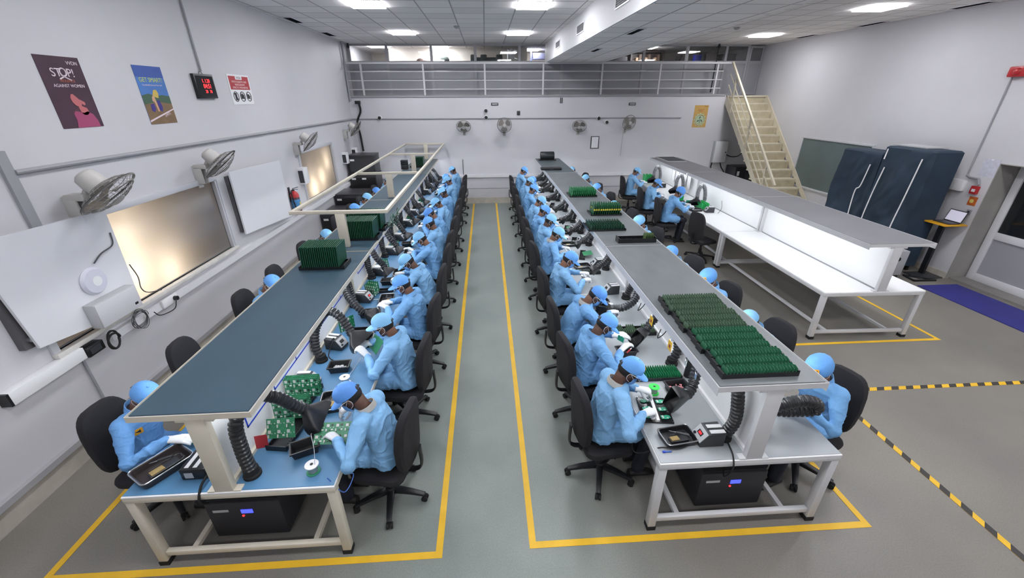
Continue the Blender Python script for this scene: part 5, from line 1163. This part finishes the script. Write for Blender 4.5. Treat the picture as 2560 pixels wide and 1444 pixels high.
def rack(x, y, rz, L, lab, z=S, w=.1, m=BLACKP, h=.035, teeth=True):
    t = thing('board_rack', lab, 'board rack', (x,y,z), (0,0,rz), 'black comb board racks')
    key = (L, w, h, teeth)
    if key not in RK:
        a = MB().box(-L/2,L/2,-w/2,w/2,0,.008).box(-L/2,L/2,-w/2,-w/2+.008,.008,h).box(-L/2,L/2,w/2-.008,w/2,.008,h).box(-L/2-.014,-L/2,-w/2,w/2,0,h+.012).box(L/2,L/2+.014,-w/2,w/2,0,h+.012)
        n = int(L/.0254); cm = []
        for s in (-1,1) if teeth else ():
            b = MB().box(-L/2,L/2,s*(w/2-.012)-.004,s*(w/2-.012)+.004,.008,.012)
            for i in range(n): 
                q = -L/2+.0127+.0254*i; b.box(q-.003,q+.003,s*(w/2-.012)-.004,s*(w/2-.012)+.004,.0115,h+.004)
            cm.append(b.mesh('slot_comb'))
        RK[key] = a.mesh('tray_body'), cm
    link('tray_body', RK[key][0], m, t)
    for c_ in RK[key][1]: link('slot_comb', c_, m, t)
    return t
def boards(x, y, rz, L, n, lab, m=GREEN, z=S, gap=None, tilt=8, grp=None, sc=(1,1,1), name='circuit_board', skip=()):
    T0 = M.Translation((x,y,z+.0135)) @ M.Rotation(rz,4,'Z')
    for i in range(n):
        if i in skip: continue
        q = -L/2+L*(i+.5)/n
        o = link(name, BRD, m); tag(o, lab, 'circuit board', grp or lab)
        if o.data.materials[0] != m: o.material_slots[0].link = 'OBJECT'; o.material_slots[0].material = m
        o.matrix_world = T0 @ M.Translation((q,0,0)) @ M.Rotation(R(tilt+random.uniform(-3,3)),4,'Y') @ M.Diagonal((sc[0],sc[1],sc[2],1))
# ---- blue bench, aisle side (faces -x): backboard x=-1.91, edge -1.165
extractor((-1.80,2.27,S), [(-1.80,2.27,S),(-1.81,2.27,1.02),(-1.80,2.30,1.26),(-1.73,2.42,1.36),(-1.63,2.52,1.28),(-1.55,2.60,1.12),(-1.51,2.64,1.05)], (.55,.2,-.8), 'black fume hose standing at near end of blue bench, hood over green panels', R(30))
spool(-1.36,2.27,'white topped solder spool with green base at blue bench corner',WHPL,mat('green_spool_plastic',(40,130,96),.4),[(.02,-.01,.05),(-.0,.06,.1),(-.04,.14,.13),(-.06,.2,.075)])
tub(-1.49,2.47,R(24),'tilted empty black bin beside green based spool')
rack(-1.7,2.68,R(82),.36,'long black rack under nearest green panels on blue bench',w=.17)
def std(x, y, z, rz, ti=0): return M.Translation((x,y,z)) @ M.Rotation(rz,4,'Z') @ M.Rotation(ti,4,'Y')
for i, y in enumerate((2.86,2.835,2.81)): panel('big', std(-1.72,y,S+.04,R(-88),R(-5)), 'green circuit panel with silver cans, one of three standing in the nearest rack', grp='panels in the nearest rack')
panel('mid', std(-1.72,2.58,S+.045,R(-88),R(-25)), 'green circuit panel with white capacitors leaning beside red tag')
tag(MB().box(-.045,.045,-.001,.001,0,.11).build('red_tag', mat('red_print', D2), loc=(-1.83,2.5,S+.03), rot=(R(-12),0,R(10))), 'red printed tag standing by the leaning green panel', 'tag')
text('HOLD', .03, mat('sign_white_ink', D2), None, M.Translation((-1.83,2.505-.012,S+.085)) @ M.Rotation(R(10),4,'Z') @ M.Rotation(R(78),4,'X')) if False else None
rack(-1.74,3.1,R(84),.34,'black rack under second set of green panels',w=.17)
for i, y in enumerate((3.14,3.115,3.09)): panel('big', std(-1.74,y,S+.04,R(-88),R(-4)), 'bright edged green circuit panel, one of three standing behind the hood', grp='panels in the second rack')
panel('big', M.Translation((-1.28,2.47,.835)) @ M(((0,1,0,0),(-.55,0,.835,0),(.835,0,.55,0),(0,0,0,1))) @ M.Diagonal((1,1,.85,1)), 'green circuit panel with silver shields held in gloved hands')
tray(-1.47,3.02,R(100),'black soldering tray half hidden behind nearest worker cap'); station(-1.78,3.3,R(180),'pale topped soldering station behind second green panels')
spool(-1.44,3.32,'white solder spool with loose strand, just past nearest cap',WHPL,None,[(.02,0,.05),(.06,.06,.09),(.09,.12,.13)])
tub(-1.56,3.54,R(4),'black bin holding white clips on blue bench',CARD,'heap of white clips in black bin')
extractor((-1.81,3.72,S), [(-1.81,3.72,S),(-1.86,3.76,.92),(-1.85,3.84,1.1),(-1.74,3.92,1.25),(-1.62,3.9,1.22),(-1.53,3.86,1.1),(-1.49,3.83,1.03)], (.75,-.3,-.6), 'black fume hose arching over second place, square hood open to worker', R(20))
station(-1.73,3.98,R(165),'dark sided soldering station inside second hose arch'); tray(-1.45,4.06,R(96),'silver rimmed soldering tray behind second worker hood'); iron(-1.47,4.06,S+.06,R(120),'soldering iron lying across second silver rimmed tray')
rack(-1.5,4.3,R(2),.3,'black comb rack between second and third workers'); panel('dk2', std(-1.72,4.34,S+.01,R(-40),R(0)), 'green circuit panel with silver tubes standing alone by comb rack', grp=None)
panel('mid', std(-1.29,3.78,.84,R(35),R(40)), 'dark green circuit board held up by bearded worker')
extractor((-1.82,4.97,S), [(-1.82,4.97,S),(-1.84,4.98,.95),(-1.85,4.95,1.12),(-1.83,4.8,1.2),(-1.75,4.62,1.1),(-1.62,4.5,1.0),(-1.52,4.45,.93)], (.8,.2,-.5), 'black fume hose looping low toward second worker cap', R(10))
tub(-1.56,4.68,R(3),'black bin with clear bag at third place on blue bench'); tag(MB().ell((0,0,.02),(.05,.035,.03)).build('plastic_bag', CARD, loc=(-1.5,4.66,S+.05), smooth=True), 'crumpled clear bag in third bin', 'bag')
station(-1.72,5.12,R(172),'grey soldering station with red dot, third place on blue bench',led=True); tray(-1.42,5.1,R(95),'silver rimmed soldering tray, third place on blue bench'); iron(-1.42,5.1,S+.06,R(100),'soldering iron in third silver rimmed tray')
rack(-1.55,5.4,R(3),.28,'black comb rack past third soldering tray')
for k in range(5): panel('dk2', std(-1.72+.03*k,5.36-.012*k,S+.01,R(-8),R(-4)), 'green circuit panel with silver tubes, in the row of five past third station', grp='five panels past third station')
for i, (y, *_r) in enumerate(A):
    if i < 3: continue
    o_ = ORD[i]
    j = random.Random(i*5).uniform(-.04,.04)
    extractor((-1.82,y+.28,S), [(-1.82,y+.28,S),(-1.85,y+.29,.97),(-1.83,y+.24,1.2),(-1.74,y+.13,1.28+j),(-1.64,y+.06,1.18),(-1.57,y+.05+j,1.07),(-1.54,y+.04,1.03)], (.65,-.15,-.75), 'black fume hose at %s place along aisle side of blue bench' % o_, R(15), hs=.72)
    station(-1.72,y+.42,R(172),'soldering station at %s place along aisle side of blue bench' % o_)
    tray(-1.42,y+.4,R(95),'soldering tray at %s place along aisle side of blue bench' % o_)
    if i in (3,4,6,8): 
        for k in range(4): panel('dk2', std(-1.74+.028*k,y+.62,S+.0,R(-6),R(-5)), 'green circuit panel in the row past %s station on blue bench' % o_, comps=i < 5, grp='panels past %s station' % o_)
    if i in (3,5,7): tub(-1.52,y+.05,R(4),'black bin at %s place along aisle side of blue bench' % o_)
    if i == 3: 
        t = thing('white_carton','white carton standing by fourth hose on blue bench','box',(-1.72,6.08,S)); MB().box(-.08,.08,-.05,.05,0,.13).build('body', CARD, t); MB().box(-.08,.08,-.05,-.048,.1,.13).build('flap', LGPL, t)
for k, y in enumerate((12.6,12.9,13.2)): 
    t = thing('tool_rack','cluster of upright silver tools near the far end of blue bench','tool rack',(-1.6,y,S),group='upright tool racks'); MB().cyl((0,0,0),(0,0,.05),.06).build('base', BLACKP, t); mb = MB()
    for q in range(5): mb.tube([(.04*cos(q*1.3),.04*sin(q*1.3),.05),(.06*cos(q*1.3),.06*sin(q*1.3),.3+.04*q)],.006,6)
    mb.build('tool_rods', STEEL, t, smooth=True)
# hanging leads on blue bench backboard
cable([(-1.905,2.75,1.3),(-1.87,2.85,1.1),(-1.84,2.98,.92),(-1.82,3.05,.8)], .004, 'thin black lead down backboard behind green panels', RUB)
cable([(-1.87,4.9,1.35),(-1.85,5.0,1.1),(-1.84,5.1,.9)], .004, 'thin black lead down backboard at third place', RUB)
cable([(-1.75,3.85,.9),(-1.66,3.78,1.0),(-1.72,3.7,.84),(-1.62,3.66,.776)], .006, 'curly black lead beside second hose arch', RUB)
cable([(-1.22,2.17,.81),(-1.14,2.2,.62),(-1.1,2.32,.66),(-1.13,2.25,.75)], .004, 'thin blue earthing lead dangling at blue bench corner', mat('blue_lead', (70,110,190), .5))
# ---- blue bench, wall side near end
tray(-2.50,2.37,R(58),'large black tray with iron at wall side end of blue bench',mat('brown_black_tray',(50,44,44),.45)).scale = (1.25,1.25,1.2)
iron(-2.50,2.39,S+.075,R(200),'soldering iron with white collar resting in the wall side tray')
t = thing('power_supply','black power supply box with white labels by cream post','power supply',(-2.2,2.35,S)); MB().box(-.09,.09,-.1,.1,0,.1).build('body', BLACKP, t, bevel=.008); MB().box(-.06,-.03,-.08,.08,.1,.102).box(.0,.03,-.08,.08,.1,.102).build('top_label', CARD, t); MB().box(-.06,.0,-.1015,-.1,.02,.07).build('front_label', LGPL, t)
panel('big', M.Translation((-2.30,2.71,.80)) @ M.Rotation(R(100),4,'Z') @ M.Rotation(R(84),4,'Y') @ M.Translation((0,0,-.1)), 'green circuit panel under the glove at wall side of blue bench')
cable([(-2.12,2.45,.86),(-2.1,2.3,.82),(-2.1,2.17,.8),(-2.11,2.115,.7),(-2.14,2.2,.58)], .009, 'thick black lead dropping over near edge of blue bench', RUB)
for i, y in enumerate((3.8,5.0,6.6)): extractor((-2.06,y,S), [(-2.06,y,S),(-2.05,y,1.0),(-2.06,y+.08,1.25),(-2.15,y+.1,1.25),(-2.3,y+.05,1.05)], (-.7,0,-.7), 'black fume hose behind backboard, %s on wall side of blue bench' % ORD[i], 0)
# ---- grey bench, aisle side: backboard x=1.965, edge 1.25
extractor((1.862,2.40,S), [(1.862,2.40,S),(1.9,2.38,.95),(1.89,2.38,1.12),(1.86,2.42,1.3),(1.84,2.62,1.37),(1.83,2.86,1.3),(1.80,2.86,1.12),(1.74,2.78,.99),(1.67,2.72,.96)], (-.95,-.28,-.12), 'black fume hose at near end of grey bench, large hood on edge', R(70))
tray(1.48,2.41,R(8),'black soldering tray at near corner of grey bench'); iron(1.5,2.42,S+.05,R(150),'dark soldering iron in near corner tray of grey bench')
station(1.715,2.38,R(0),'silver soldering station with red digits at grey bench end',led=True)
t = thing('assembly_plate','black assembly plate holding small green boards','plate',(1.42,2.745,S),(0,0,R(-8))); MB().box(-.13,.13,-.16,.16,0,.016).build('plate', mat('gloss_black_plate',(28,29,31),.2), t, bevel=.003); MB().box(-.012,.014,-.14,.14,.0165,.02).build('label_strip', CARD, t)
mb = MB()
for x in (-.12,.12):
    for y in (-.15,.15): mb.cyl((x,y,.016),(x,y,.021),.005,n=8)
mb.build('corner_screws', STEEL, t)
SB = MB().prism([(-.038,-.02),(.01,-.024),(.04,-.01),(.036,.016),(.012,.024),(-.014,.018),(-.04,.02)],0,.004).mesh('small_board'); SBC = MB().box(-.03,-.018,-.016,.016,.004,.008).box(.005,.02,-.018,-.008,.004,.007).mesh('white_pads')
for x in (-.068,.07):
    for y in (-.1,0,.1):
        o = link('small_board', SB, mat('teal_board',(46,156,122),.4)); tag(o,'small teal board lying on black assembly plate','circuit board','boards on the assembly plate'); link('white_pads', SBC, COMPS, o); o.matrix_world = M.Translation((1.42,2.745,S+.0205)) @ M.Rotation(R(-8),4,'Z') @ M.Translation((x,y,0)) @ M.Rotation(R(8 if x > 0 else 188),4,'Z')
spool(1.50,2.98,'bright green solder spool on grey bench',mat('bright_green_spool',(40,206,74),.4)); tub(1.73,3.0,R(6),'black bin holding pink parts on grey bench',mat('pink_part',(224,150,156),.5),'heap of pink parts in black bin')
for k, (cx, cy, lab) in enumerate(((1.62,3.19,'nearest desk rack on grey bench'),(1.68,4.02,'second desk rack on grey bench'))):
    for q in (0,1):
        yy = cy+.09*q; rack(cx,yy,0,.44,'black comb rack, %s row of %s' % (('front','back')[q],lab),w=.085)
        boards(cx,yy,0,.43,18,'green circuit board standing in the %s row of %s' % (('front','back')[q],lab), GREEN if k == 0 else mat('tan_green_board',(78,104,78),.45,var=.2,vs=60), skip=() if not (k and q) else (3,4,9,10,11,12))
tub(1.44,3.62,R(6),'empty black bin in front of second grey bench worker')
extractor((1.86,3.42,S), [(1.86,3.42,S),(1.92,3.46,.95),(1.9,3.6,1.12),(1.86,3.78,1.16),(1.78,3.84,1.05),(1.70,3.79,.95)], (-.8,-.5,-.25), 'black fume hose at second grey bench place, hood lying low', R(60))
tag(MB().tube(spline([(1.93,3.2,S+.005),(1.94,3.22,.95),(1.9,3.3,1.12)]),.04,12).build('spare_hose', HOSEM, smooth=True),'short spare black hose leaning on backboard by yellow tag','hose')
boards(1.36,3.62,R(30),.02,1,'small green board held by second grey bench worker',m=mat('teal_board',D2),z=.93)
t = thing('marker_pen','red marker in second grey bench worker hand','pen',(1.37,3.42,.93),(0,R(50),R(20))); MB().cyl((0,0,0),(0,0,.05),.007).build('barrel', mat('red_paint',D2), t, smooth=True); MB().cyl((0,0,.05),(0,0,.07),.006,.003).build('cap', CARD, t, smooth=True)
tub(1.46,4.62,R(8),'empty black bin behind third grey bench worker cap')
extractor((1.862,4.95,S), [(1.862,4.95,S),(1.92,4.93,1.0),(1.92,4.8,1.2),(1.9,4.62,1.15),(1.8,4.47,1.0),(1.65,4.4,.93),(1.5,4.42,.91)], (-.95,.2,-.1), 'black fume hose curving across third grey bench place', R(60))
station(1.7,5.14,R(6),'white topped soldering station by third grey bench worker'); tray(1.45,4.86,R(10),'soldering tray under third grey bench worker hands')
spool(1.42,5.62,'silver solder spool on grey bench by fourth worker',STEEL)
rack(1.52,5.86,0,.4,'black comb rack at fourth grey bench place'); boards(1.52,5.86,0,.38,15,'dark board standing in the fourth grey bench rack',mat('grey_green_board',(92,104,98),.45,var=.2,vs=60))
for i, (y, *_r) in enumerate(B):
    if i < 3: continue
    o_ = ORD[i]; j = random.Random(i*7).uniform(-.05,.05)
    extractor((1.862,y+.58,S), [(1.862,y+.58,S),(1.91,y+.56,1.0),(1.9,y+.46,1.22),(1.84,y+.33,1.2+j),(1.76,y+.26,1.06),(1.66,y+.22,.99),(1.62,y+.2,.97)], (-.8,-.1,-.5), 'black fume hose at %s place along aisle side of grey bench' % o_, R(50), hs=.72)
    station(1.76,y+.73,R(6),'soldering station at %s place along aisle side of grey bench' % o_); tray(1.5,y+.6 if i != 3 else y+.68,R(10),'soldering tray at %s place along aisle side of grey bench' % o_)
    if i in (4,5,6,8): rack(1.62,y+.02,R(75),.34,'black comb rack at %s place along grey bench' % o_)
    if i in (4,6): panel('dk2', M.Translation((1.62,y+.0,S+.05)) @ M.Rotation(R(80),4,'Y'), 'green board lying on rack at %s place along grey bench' % o_, comps=False)
tag(MB().box(-.06,.06,-.045,.045,0,.004).build('pink_card', mat('pink_paper',(236,160,176),.7), loc=(1.52,7.62,S), rot=(0,0,.4)), 'pink card lying on grey bench', 'card')
cable([(1.62,2.36,.79),(1.45,2.3,.785),(1.3,2.32,.78),(1.22,2.42,.62),(1.17,2.5,.58),(1.2,2.62,.7),(1.27,2.68,.88)], .0055, 'black iron lead looping off grey bench to worker hand', RUB)
cable([(1.86,2.33,.79),(1.83,2.2,.785),(1.82,2.15,.7),(1.85,2.25,.5),(1.95,2.4,.42)], .006, 'black lead hanging from near end of grey bench', RUB)
t = thing('wrist_clip','small blue crocodile clip at grey bench corner','clip',(1.36,2.28,S)); MB().box(-.03,.02,-.005,.005,0,.01).build('jaw', mat('blue_lead',D2), t, bevel=.002); MB().box(-.05,-.03,-.007,.007,.0,.012).build('grip', BLUEPAINT, t)
for y in (3.7,4.35): cable([(1.94,y,1.3),(1.9,y+.02,1.0),(1.85,y+.1,.85),(1.92,y+.2,.9)], .005, 'black lead on grey bench backboard at %s place' % ('second' if y < 4 else 'third'), RUB)
# yellow hanging tags
for y, m, lab in ((3.36,YEL,'yellow tag hanging from grey shelf edge, farther one'),(2.92,YEL,'yellow tag hanging from grey shelf edge, nearer one'),(2.62,mat('clear_tag',(180,190,190),.4),'small clear tag ring on grey shelf edge'),(2.45,STEEL,'small steel ring tag on near end of grey shelf edge')):
    t = thing('hanging_tag', lab, 'tag', (1.543,y,1.40)); MB().ring((0,0,0),.018,.002,T=M.Rotation(R(90),4,'Y')).build('ring', STEEL, t, smooth=True); (MB().box(-.002,.0,-.035,.035,-.11,-.02) if m is YEL else MB().box(-.002,.0,-.014,.014,-.06,-.018)).build('card', m, t)
    if m is YEL: MB().box(-.003,-.002,-.015,.015,-.085,-.055).build('printed_mark', mat('dark_red_print', (140,60,40)), t)
# ---- grey bench far side near end
extractor((2.11,2.55,S), [(2.11,2.55,S),(2.09,2.47,.9),(2.18,2.41,1.04),(2.4,2.4,1.12),(2.56,2.41,1.08),(2.6,2.43,.99),(2.48,2.46,.96),(2.36,2.48,.95),(2.3,2.5,.95)], (-.8,.1,-.2), 'thick black hose doubled over in front of round capped worker', R(40))
spool(2.26,2.78,'silver solder spool under doubled hose',STEEL,mat('green_spool_plastic',D2)); tub(2.2,3.2,R(90),'black bin behind grey post on far side')
t = thing('green_holder','bright green plastic holder beside grey post','holder',(2.2,2.62,S+.0)); MB().cyl((0,0,0),(0,0,.3),.012).build('post', STEEL, t); MB().box(-.05,.06,-.03,.03,.3,.38).build('body', BGREEN, t, bevel=.01)
for i, y in enumerate((4.0,5.4,6.8)): extractor((2.11,y,S), [(2.11,y,S),(2.09,y,1.0),(2.1,y+.08,1.25),(2.18,y+.1,1.25),(2.33,y+.05,1.05)], (.7,0,-.7), 'black fume hose behind backboard, %s on far side of grey bench' % ORD[i], 0)
# ---- power units under bench ends
for x, y, lab in ((-2.0,2.32,'blue bench'),(2.03,2.34,'grey bench')):
    t = thing('power_unit','black power unit with blue display under near end of '+lab,'ups',(x,y,0)); MB().box(-.3,.28,0,.5,.03,.42).build('cabinet', mat('charcoal_cabinet',D2), t, bevel=.012); MB().box(-.27,.25,.02,.48,.4205,.434).build('top_lid', BLACKP, t, bevel=.004)
    MB().box(-.035,.055,-.004,0,.3,.34).build('blue_display', BLUELCD, t); MB().cyl((-.03,-.004,.27),(-.03,0.004,.27),.009).build('red_led', REDLED, t); MB().box(-.25,-.13,-.002,0,.32,.345).build('label_sticker', LGPL, t); MB().box(-.25,-.2,.05,.45,0,.03).box(.18,.23,.05,.45,0,.03).build('foot', RUB, t)
    MB().tube(spline([(-.05,.1,.434),(-.08,.05,.52),(.05,.08,.58),(.12,.15,.5),(.1,.2,.434)]),.008,6).build('lead', RUB, t, smooth=True)
# ================================================================== SHELF LOADS
rows = []
for i in range(12):
    y = 2.3+.105*i; nm = ORD[i]; brn = i >= 6
    x = 1.90+.012*(i % 3)-.004*i*0
    rack(x,y,0,.54,'black comb rack on grey shelf, %s row from near end' % nm, z=SH, w=.09)
    boards(x,y,0,.53,22,'green circuit board in the %s rack row from near end of grey shelf' % nm, mat('brown_edged_board',(72,98,76),.5,var=.25,vs=70) if brn else mat('rack_green_board',(40,100,72),.45,var=.25,vs=70), z=SH, tilt=12, grp='boards in the %s shelf row' % nm)
def stackrack(x, y, L, n, lab, m, rows_, hz=1.0, tl=6):
    for q in range(rows_):
        rn = ('front','second','third','back')[q] if rows_ > 1 else 'only'
        rack(x,y+.1*q,0,L,'black board tray, %s row of %s' % (rn,lab), z=SH, h=.02, teeth=False)
        boards(x,y+.1*q,0,L-.02,n,'green module standing in the %s row of %s' % (rn,lab), m, z=SH, tilt=tl, sc=(1.6,.97,hz), name='module_board')
MG = mat('module_green',(34,92,60),.4,var=.25,vs=60)
stackrack(1.76,5.82,.54,14,'low rack group beside slumped worker',mat('module_dark_green',(28,66,50),.4,var=.25,vs=60),4,1.25)
stackrack(1.98,6.68,.5,13,'tall rack group with yellow blocks',MG,3,2.9)
stackrack(1.9,8.08,.52,13,'green stack farther along grey shelf',mat('module_mid_green',(40,120,72),.4,var=.25,vs=60),4,2.3)
YB_ = MB().box(-.004,.012,-.052,-.042,.026,.034).mesh('yellow_block')
for o in [o for o in C.objects if o.get('group','').endswith('tall rack group with yellow blocks')]: link('yellow_block', YB_, mat('yellow_part',(206,190,60),.5), o)
rack(2.02,5.28,0,.5,'long mostly empty black comb rack on grey shelf',z=SH,w=.14,h=.06)
boards(2.19,5.3,0,.13,5,'yellow topped module in the long black rack',mat('module_olive',(74,98,58),.4,var=.3,vs=60),z=SH,sc=(1.6,1.2,1.7),name='module_board')
t = thing('black_roll','black padded roll at far end of grey bench shelf','roll',(1.9,13.3,SH)); MB().cyl((-.22,0,.13),(.22,0,.13),.13,n=24).build('roll', mat('black_vinyl',(40,44,46),.4), t, bevel=.03); MB().box(-.27,.27,-.12,.12,0,.03).build('base', BLACKP, t)
t = thing('flat_case','flat black case on dark shelf near seam','case',(1.75,11.45,SH)); MB().box(-.28,.28,-.12,.12,0,.06).build('body', BLACKP, t, bevel=.012); MB().box(-.05,.05,-.13,-.12,.01,.04).build('clasp', DKPL, t)
def panelstack(x0, y, n, pitch, lab, z=SH, kind='dark', dy=0):
    rack(x0+n*pitch/2-.01,y,0,n*pitch+.06,'black rack tray under '+lab,z=z,w=.26)
    for k in range(n): panel(kind, std(x0+pitch*k,y,z+.042,0,R(2.5)), 'dark green panel standing in '+lab, comps=False, grp='panels in '+lab)
panelstack(-2.16,4.66,19,.0228,'nearest panel stack on blue shelf'); panelstack(-2.0,5.72,18,.023,'second panel stack, beside frame post'); panelstack(-2.08,6.16,20,.025,'third panel stack, under frame bar'); panelstack(-2.12,12.25,14,.024,'far panel stack by wall on blue shelf')
t = thing('wire_bundle','tangle of green grey leads on blue shelf under frame','leads',(-1.5,6.35,SH)); mb = MB(); rnd = random.Random(4)
mb2 = MB()
for k in range(16):
    p = [(rnd.uniform(-.03,.09),rnd.uniform(-.2,.35),.01)]; p += [(p[0][0]+rnd.uniform(-.06,.06),p[0][1]+rnd.uniform(-.1,.1),rnd.uniform(.05,.2)),(rnd.uniform(-.05,.1),rnd.uniform(-.2,.35),.012)]
    (mb if k % 2 else mb2).tube(spline(p,6),.006,5)
mb.build('dark_leads', RUB, t, smooth=True); mb2.build('green_leads', mat('grey_green_lead',(86,120,104),.5), t, smooth=True)
for x, y, lab in ((-2.28,11.9,'stack of small dark blocks at far left of blue shelf'),): 
    t = thing('block_stack',lab,'blocks',(x,y,SH))
    for k in range(4): MB().box(-.09,.09,-.08,.08,.062*k,.062*k+.055).build('block', DKPL if k % 2 else BLACKP, t, bevel=.006)
# ---- white bench equipment
def wb(x, y): return (x, y)
for i, (bx, y, lab) in enumerate(((5.46,12.95,'pale ribbed fume hose at far end of white bench'),(5.48,11.35,'dark ribbed fume hose behind papers on white bench'),(5.42,9.95,'grey ribbed fume hose standing tall on white bench'))):
    t = extractor((bx,y,S), [(bx,y,S),(bx+.03,y+.02,.98),(bx+.0,y+.05,1.2),(bx-.1,y+.03,1.28),(bx-.19,y-.02,1.15),(bx-.22,y-.08,1.02),(bx-.24,y-.11,.985)], (-.4,-.5,-.5), lab, R(20), hm=mat('grey_corrugated_hose',(112,113,116),.35))
def gblock(x, y, w, d, h, lab):
    t = thing('green_stack', lab, 'boards', (x,y,S)); MB().box(-w/2-.02,w/2+.02,-d/2-.02,d/2+.02,0,.02).build('tray', BLACKP, t); mb = MB(); n = 8
    for k in range(n): mb.box(-w/2+w*k/n,-w/2+w*(k+.6)/n,-d/2+.01*(k % 2),d/2,.02,h-.015*(k % 3))
    mb.build('board_row', BGREEN, t)
gblock(5.2,13.2,.26,.3,.24,'bright green stack at far end of white bench'); gblock(5.28,9.72,.2,.36,.17,'bright green stack beside soldering station on white bench'); gblock(5.1,10.55,.12,.16,.15,'small bright green stack by round capped worker')
rack(5.3,10.25,R(2),.4,'black comb rack of teal boards on white bench'); boards(5.3,10.25,R(2),.36,9,'teal board standing in white bench rack',mat('teal_board',D2),sc=(1.5,1,1.2))
station(5.28,9.36,R(-6),'cream soldering station, nearest item on white bench'); tray(5.02,9.5,R(5),'grey soldering tray, nearest item on white bench'); station(5.3,12.3,R(-4),'soldering station by farthest white bench worker')
cable([(5.42,9.2,S+.006),(5.46,9.16,.9),(5.44,9.18,1.08)], .004, 'thin dark lead standing up behind cream soldering station', RUB)
for k in range(5):
    y = 11.2+.27*k
    t = thing('hung_paper','framed paper hung on white bench backboard, %s from near' % ORD[k],'paper',(5.437-.0227*(y-4.93)*-1*0+.0227*(y-4.93)-.0,y,1.12),(R(90),0,R(-91.3))); MB().box(-.11,.11,-.16,.16,0,.004).build('sheet', CARD, t); MB().box(-.115,-.11,-.16,.16,0,.006).box(.11,.115,-.16,.16,0,.006).build('edge_strip', DKPL, t)
t = thing('slatted_panel','dark slatted panel lying on far end of white bench shelf','panel',(5.76,13.0,SH),(0,0,R(-1.3))); MB().box(-.3,.3,-.5,.5,0,.03).build('frame', LGPL, t); mb = MB()
for k in range(14): mb.box(-.27,.27,-.47+.068*k,-.43+.068*k,.03,.036)
mb.build('dark_slats', DKPL, t); 
t = thing('steel_bin','small steel waste bin on floor behind round capped worker chair','bin',(4.72,10.4,0)); MB().lathe([(.1,0),(.1,.03)],22).build('base', BLACKP, t, smooth=True); MB().lathe([(.098,.03),(.1,.3),(.1,.36),(.085,.36),(.085,.06)],22).build('body', CHROME, t, smooth=True)
# ================================================================== CAMERA, WORLD, LOOK
pitch, yaw, roll, Fpx = .44, .0581, -.0048, 1022.
fw = V((sin(yaw)*cos(pitch), cos(yaw)*cos(pitch), -sin(pitch))); r_ = V((cos(yaw), -sin(yaw), 0)); u_ = r_.cross(fw)
r2 = r_*cos(roll)+u_*sin(roll); u2 = -r_*sin(roll)+u_*cos(roll)
cd = bpy.data.cameras.new('camera'); cam = bpy.data.objects.new('camera', cd); C.objects.link(cam)
cam.matrix_world = M(((r2.x,u2.x,-fw.x,0),(r2.y,u2.y,-fw.y,0),(r2.z,u2.z,-fw.z,3.3),(0,0,0,1)))
cd.sensor_width = 36; cd.lens = Fpx/2560*36; cd.clip_end = 100; cd.clip_start = .05
sc = bpy.context.scene; sc.camera = cam
w_ = bpy.data.worlds.new('world'); sc.world = w_; w_.use_nodes = True
w_.node_tree.nodes['Background'].inputs[0].default_value = (.75,.78,.82,1); w_.node_tree.nodes['Background'].inputs[1].default_value = .15
sc.view_settings.view_transform = 'Standard'; sc.view_settings.look = 'None'; sc.view_settings.gamma = 1; sc.view_settings.use_curve_mapping = False
sc.view_settings.exposure = EXPO
sc.cycles.max_bounces = 8; sc.cycles.diffuse_bounces = 4; sc.cycles.glossy_bounces = 2; sc.cycles.transmission_bounces = 4; sc.cycles.transparent_max_bounces = 8
sc.cycles.caustics_reflective = False; sc.cycles.caustics_refractive = False; sc.cycles.sample_clamp_indirect = 6
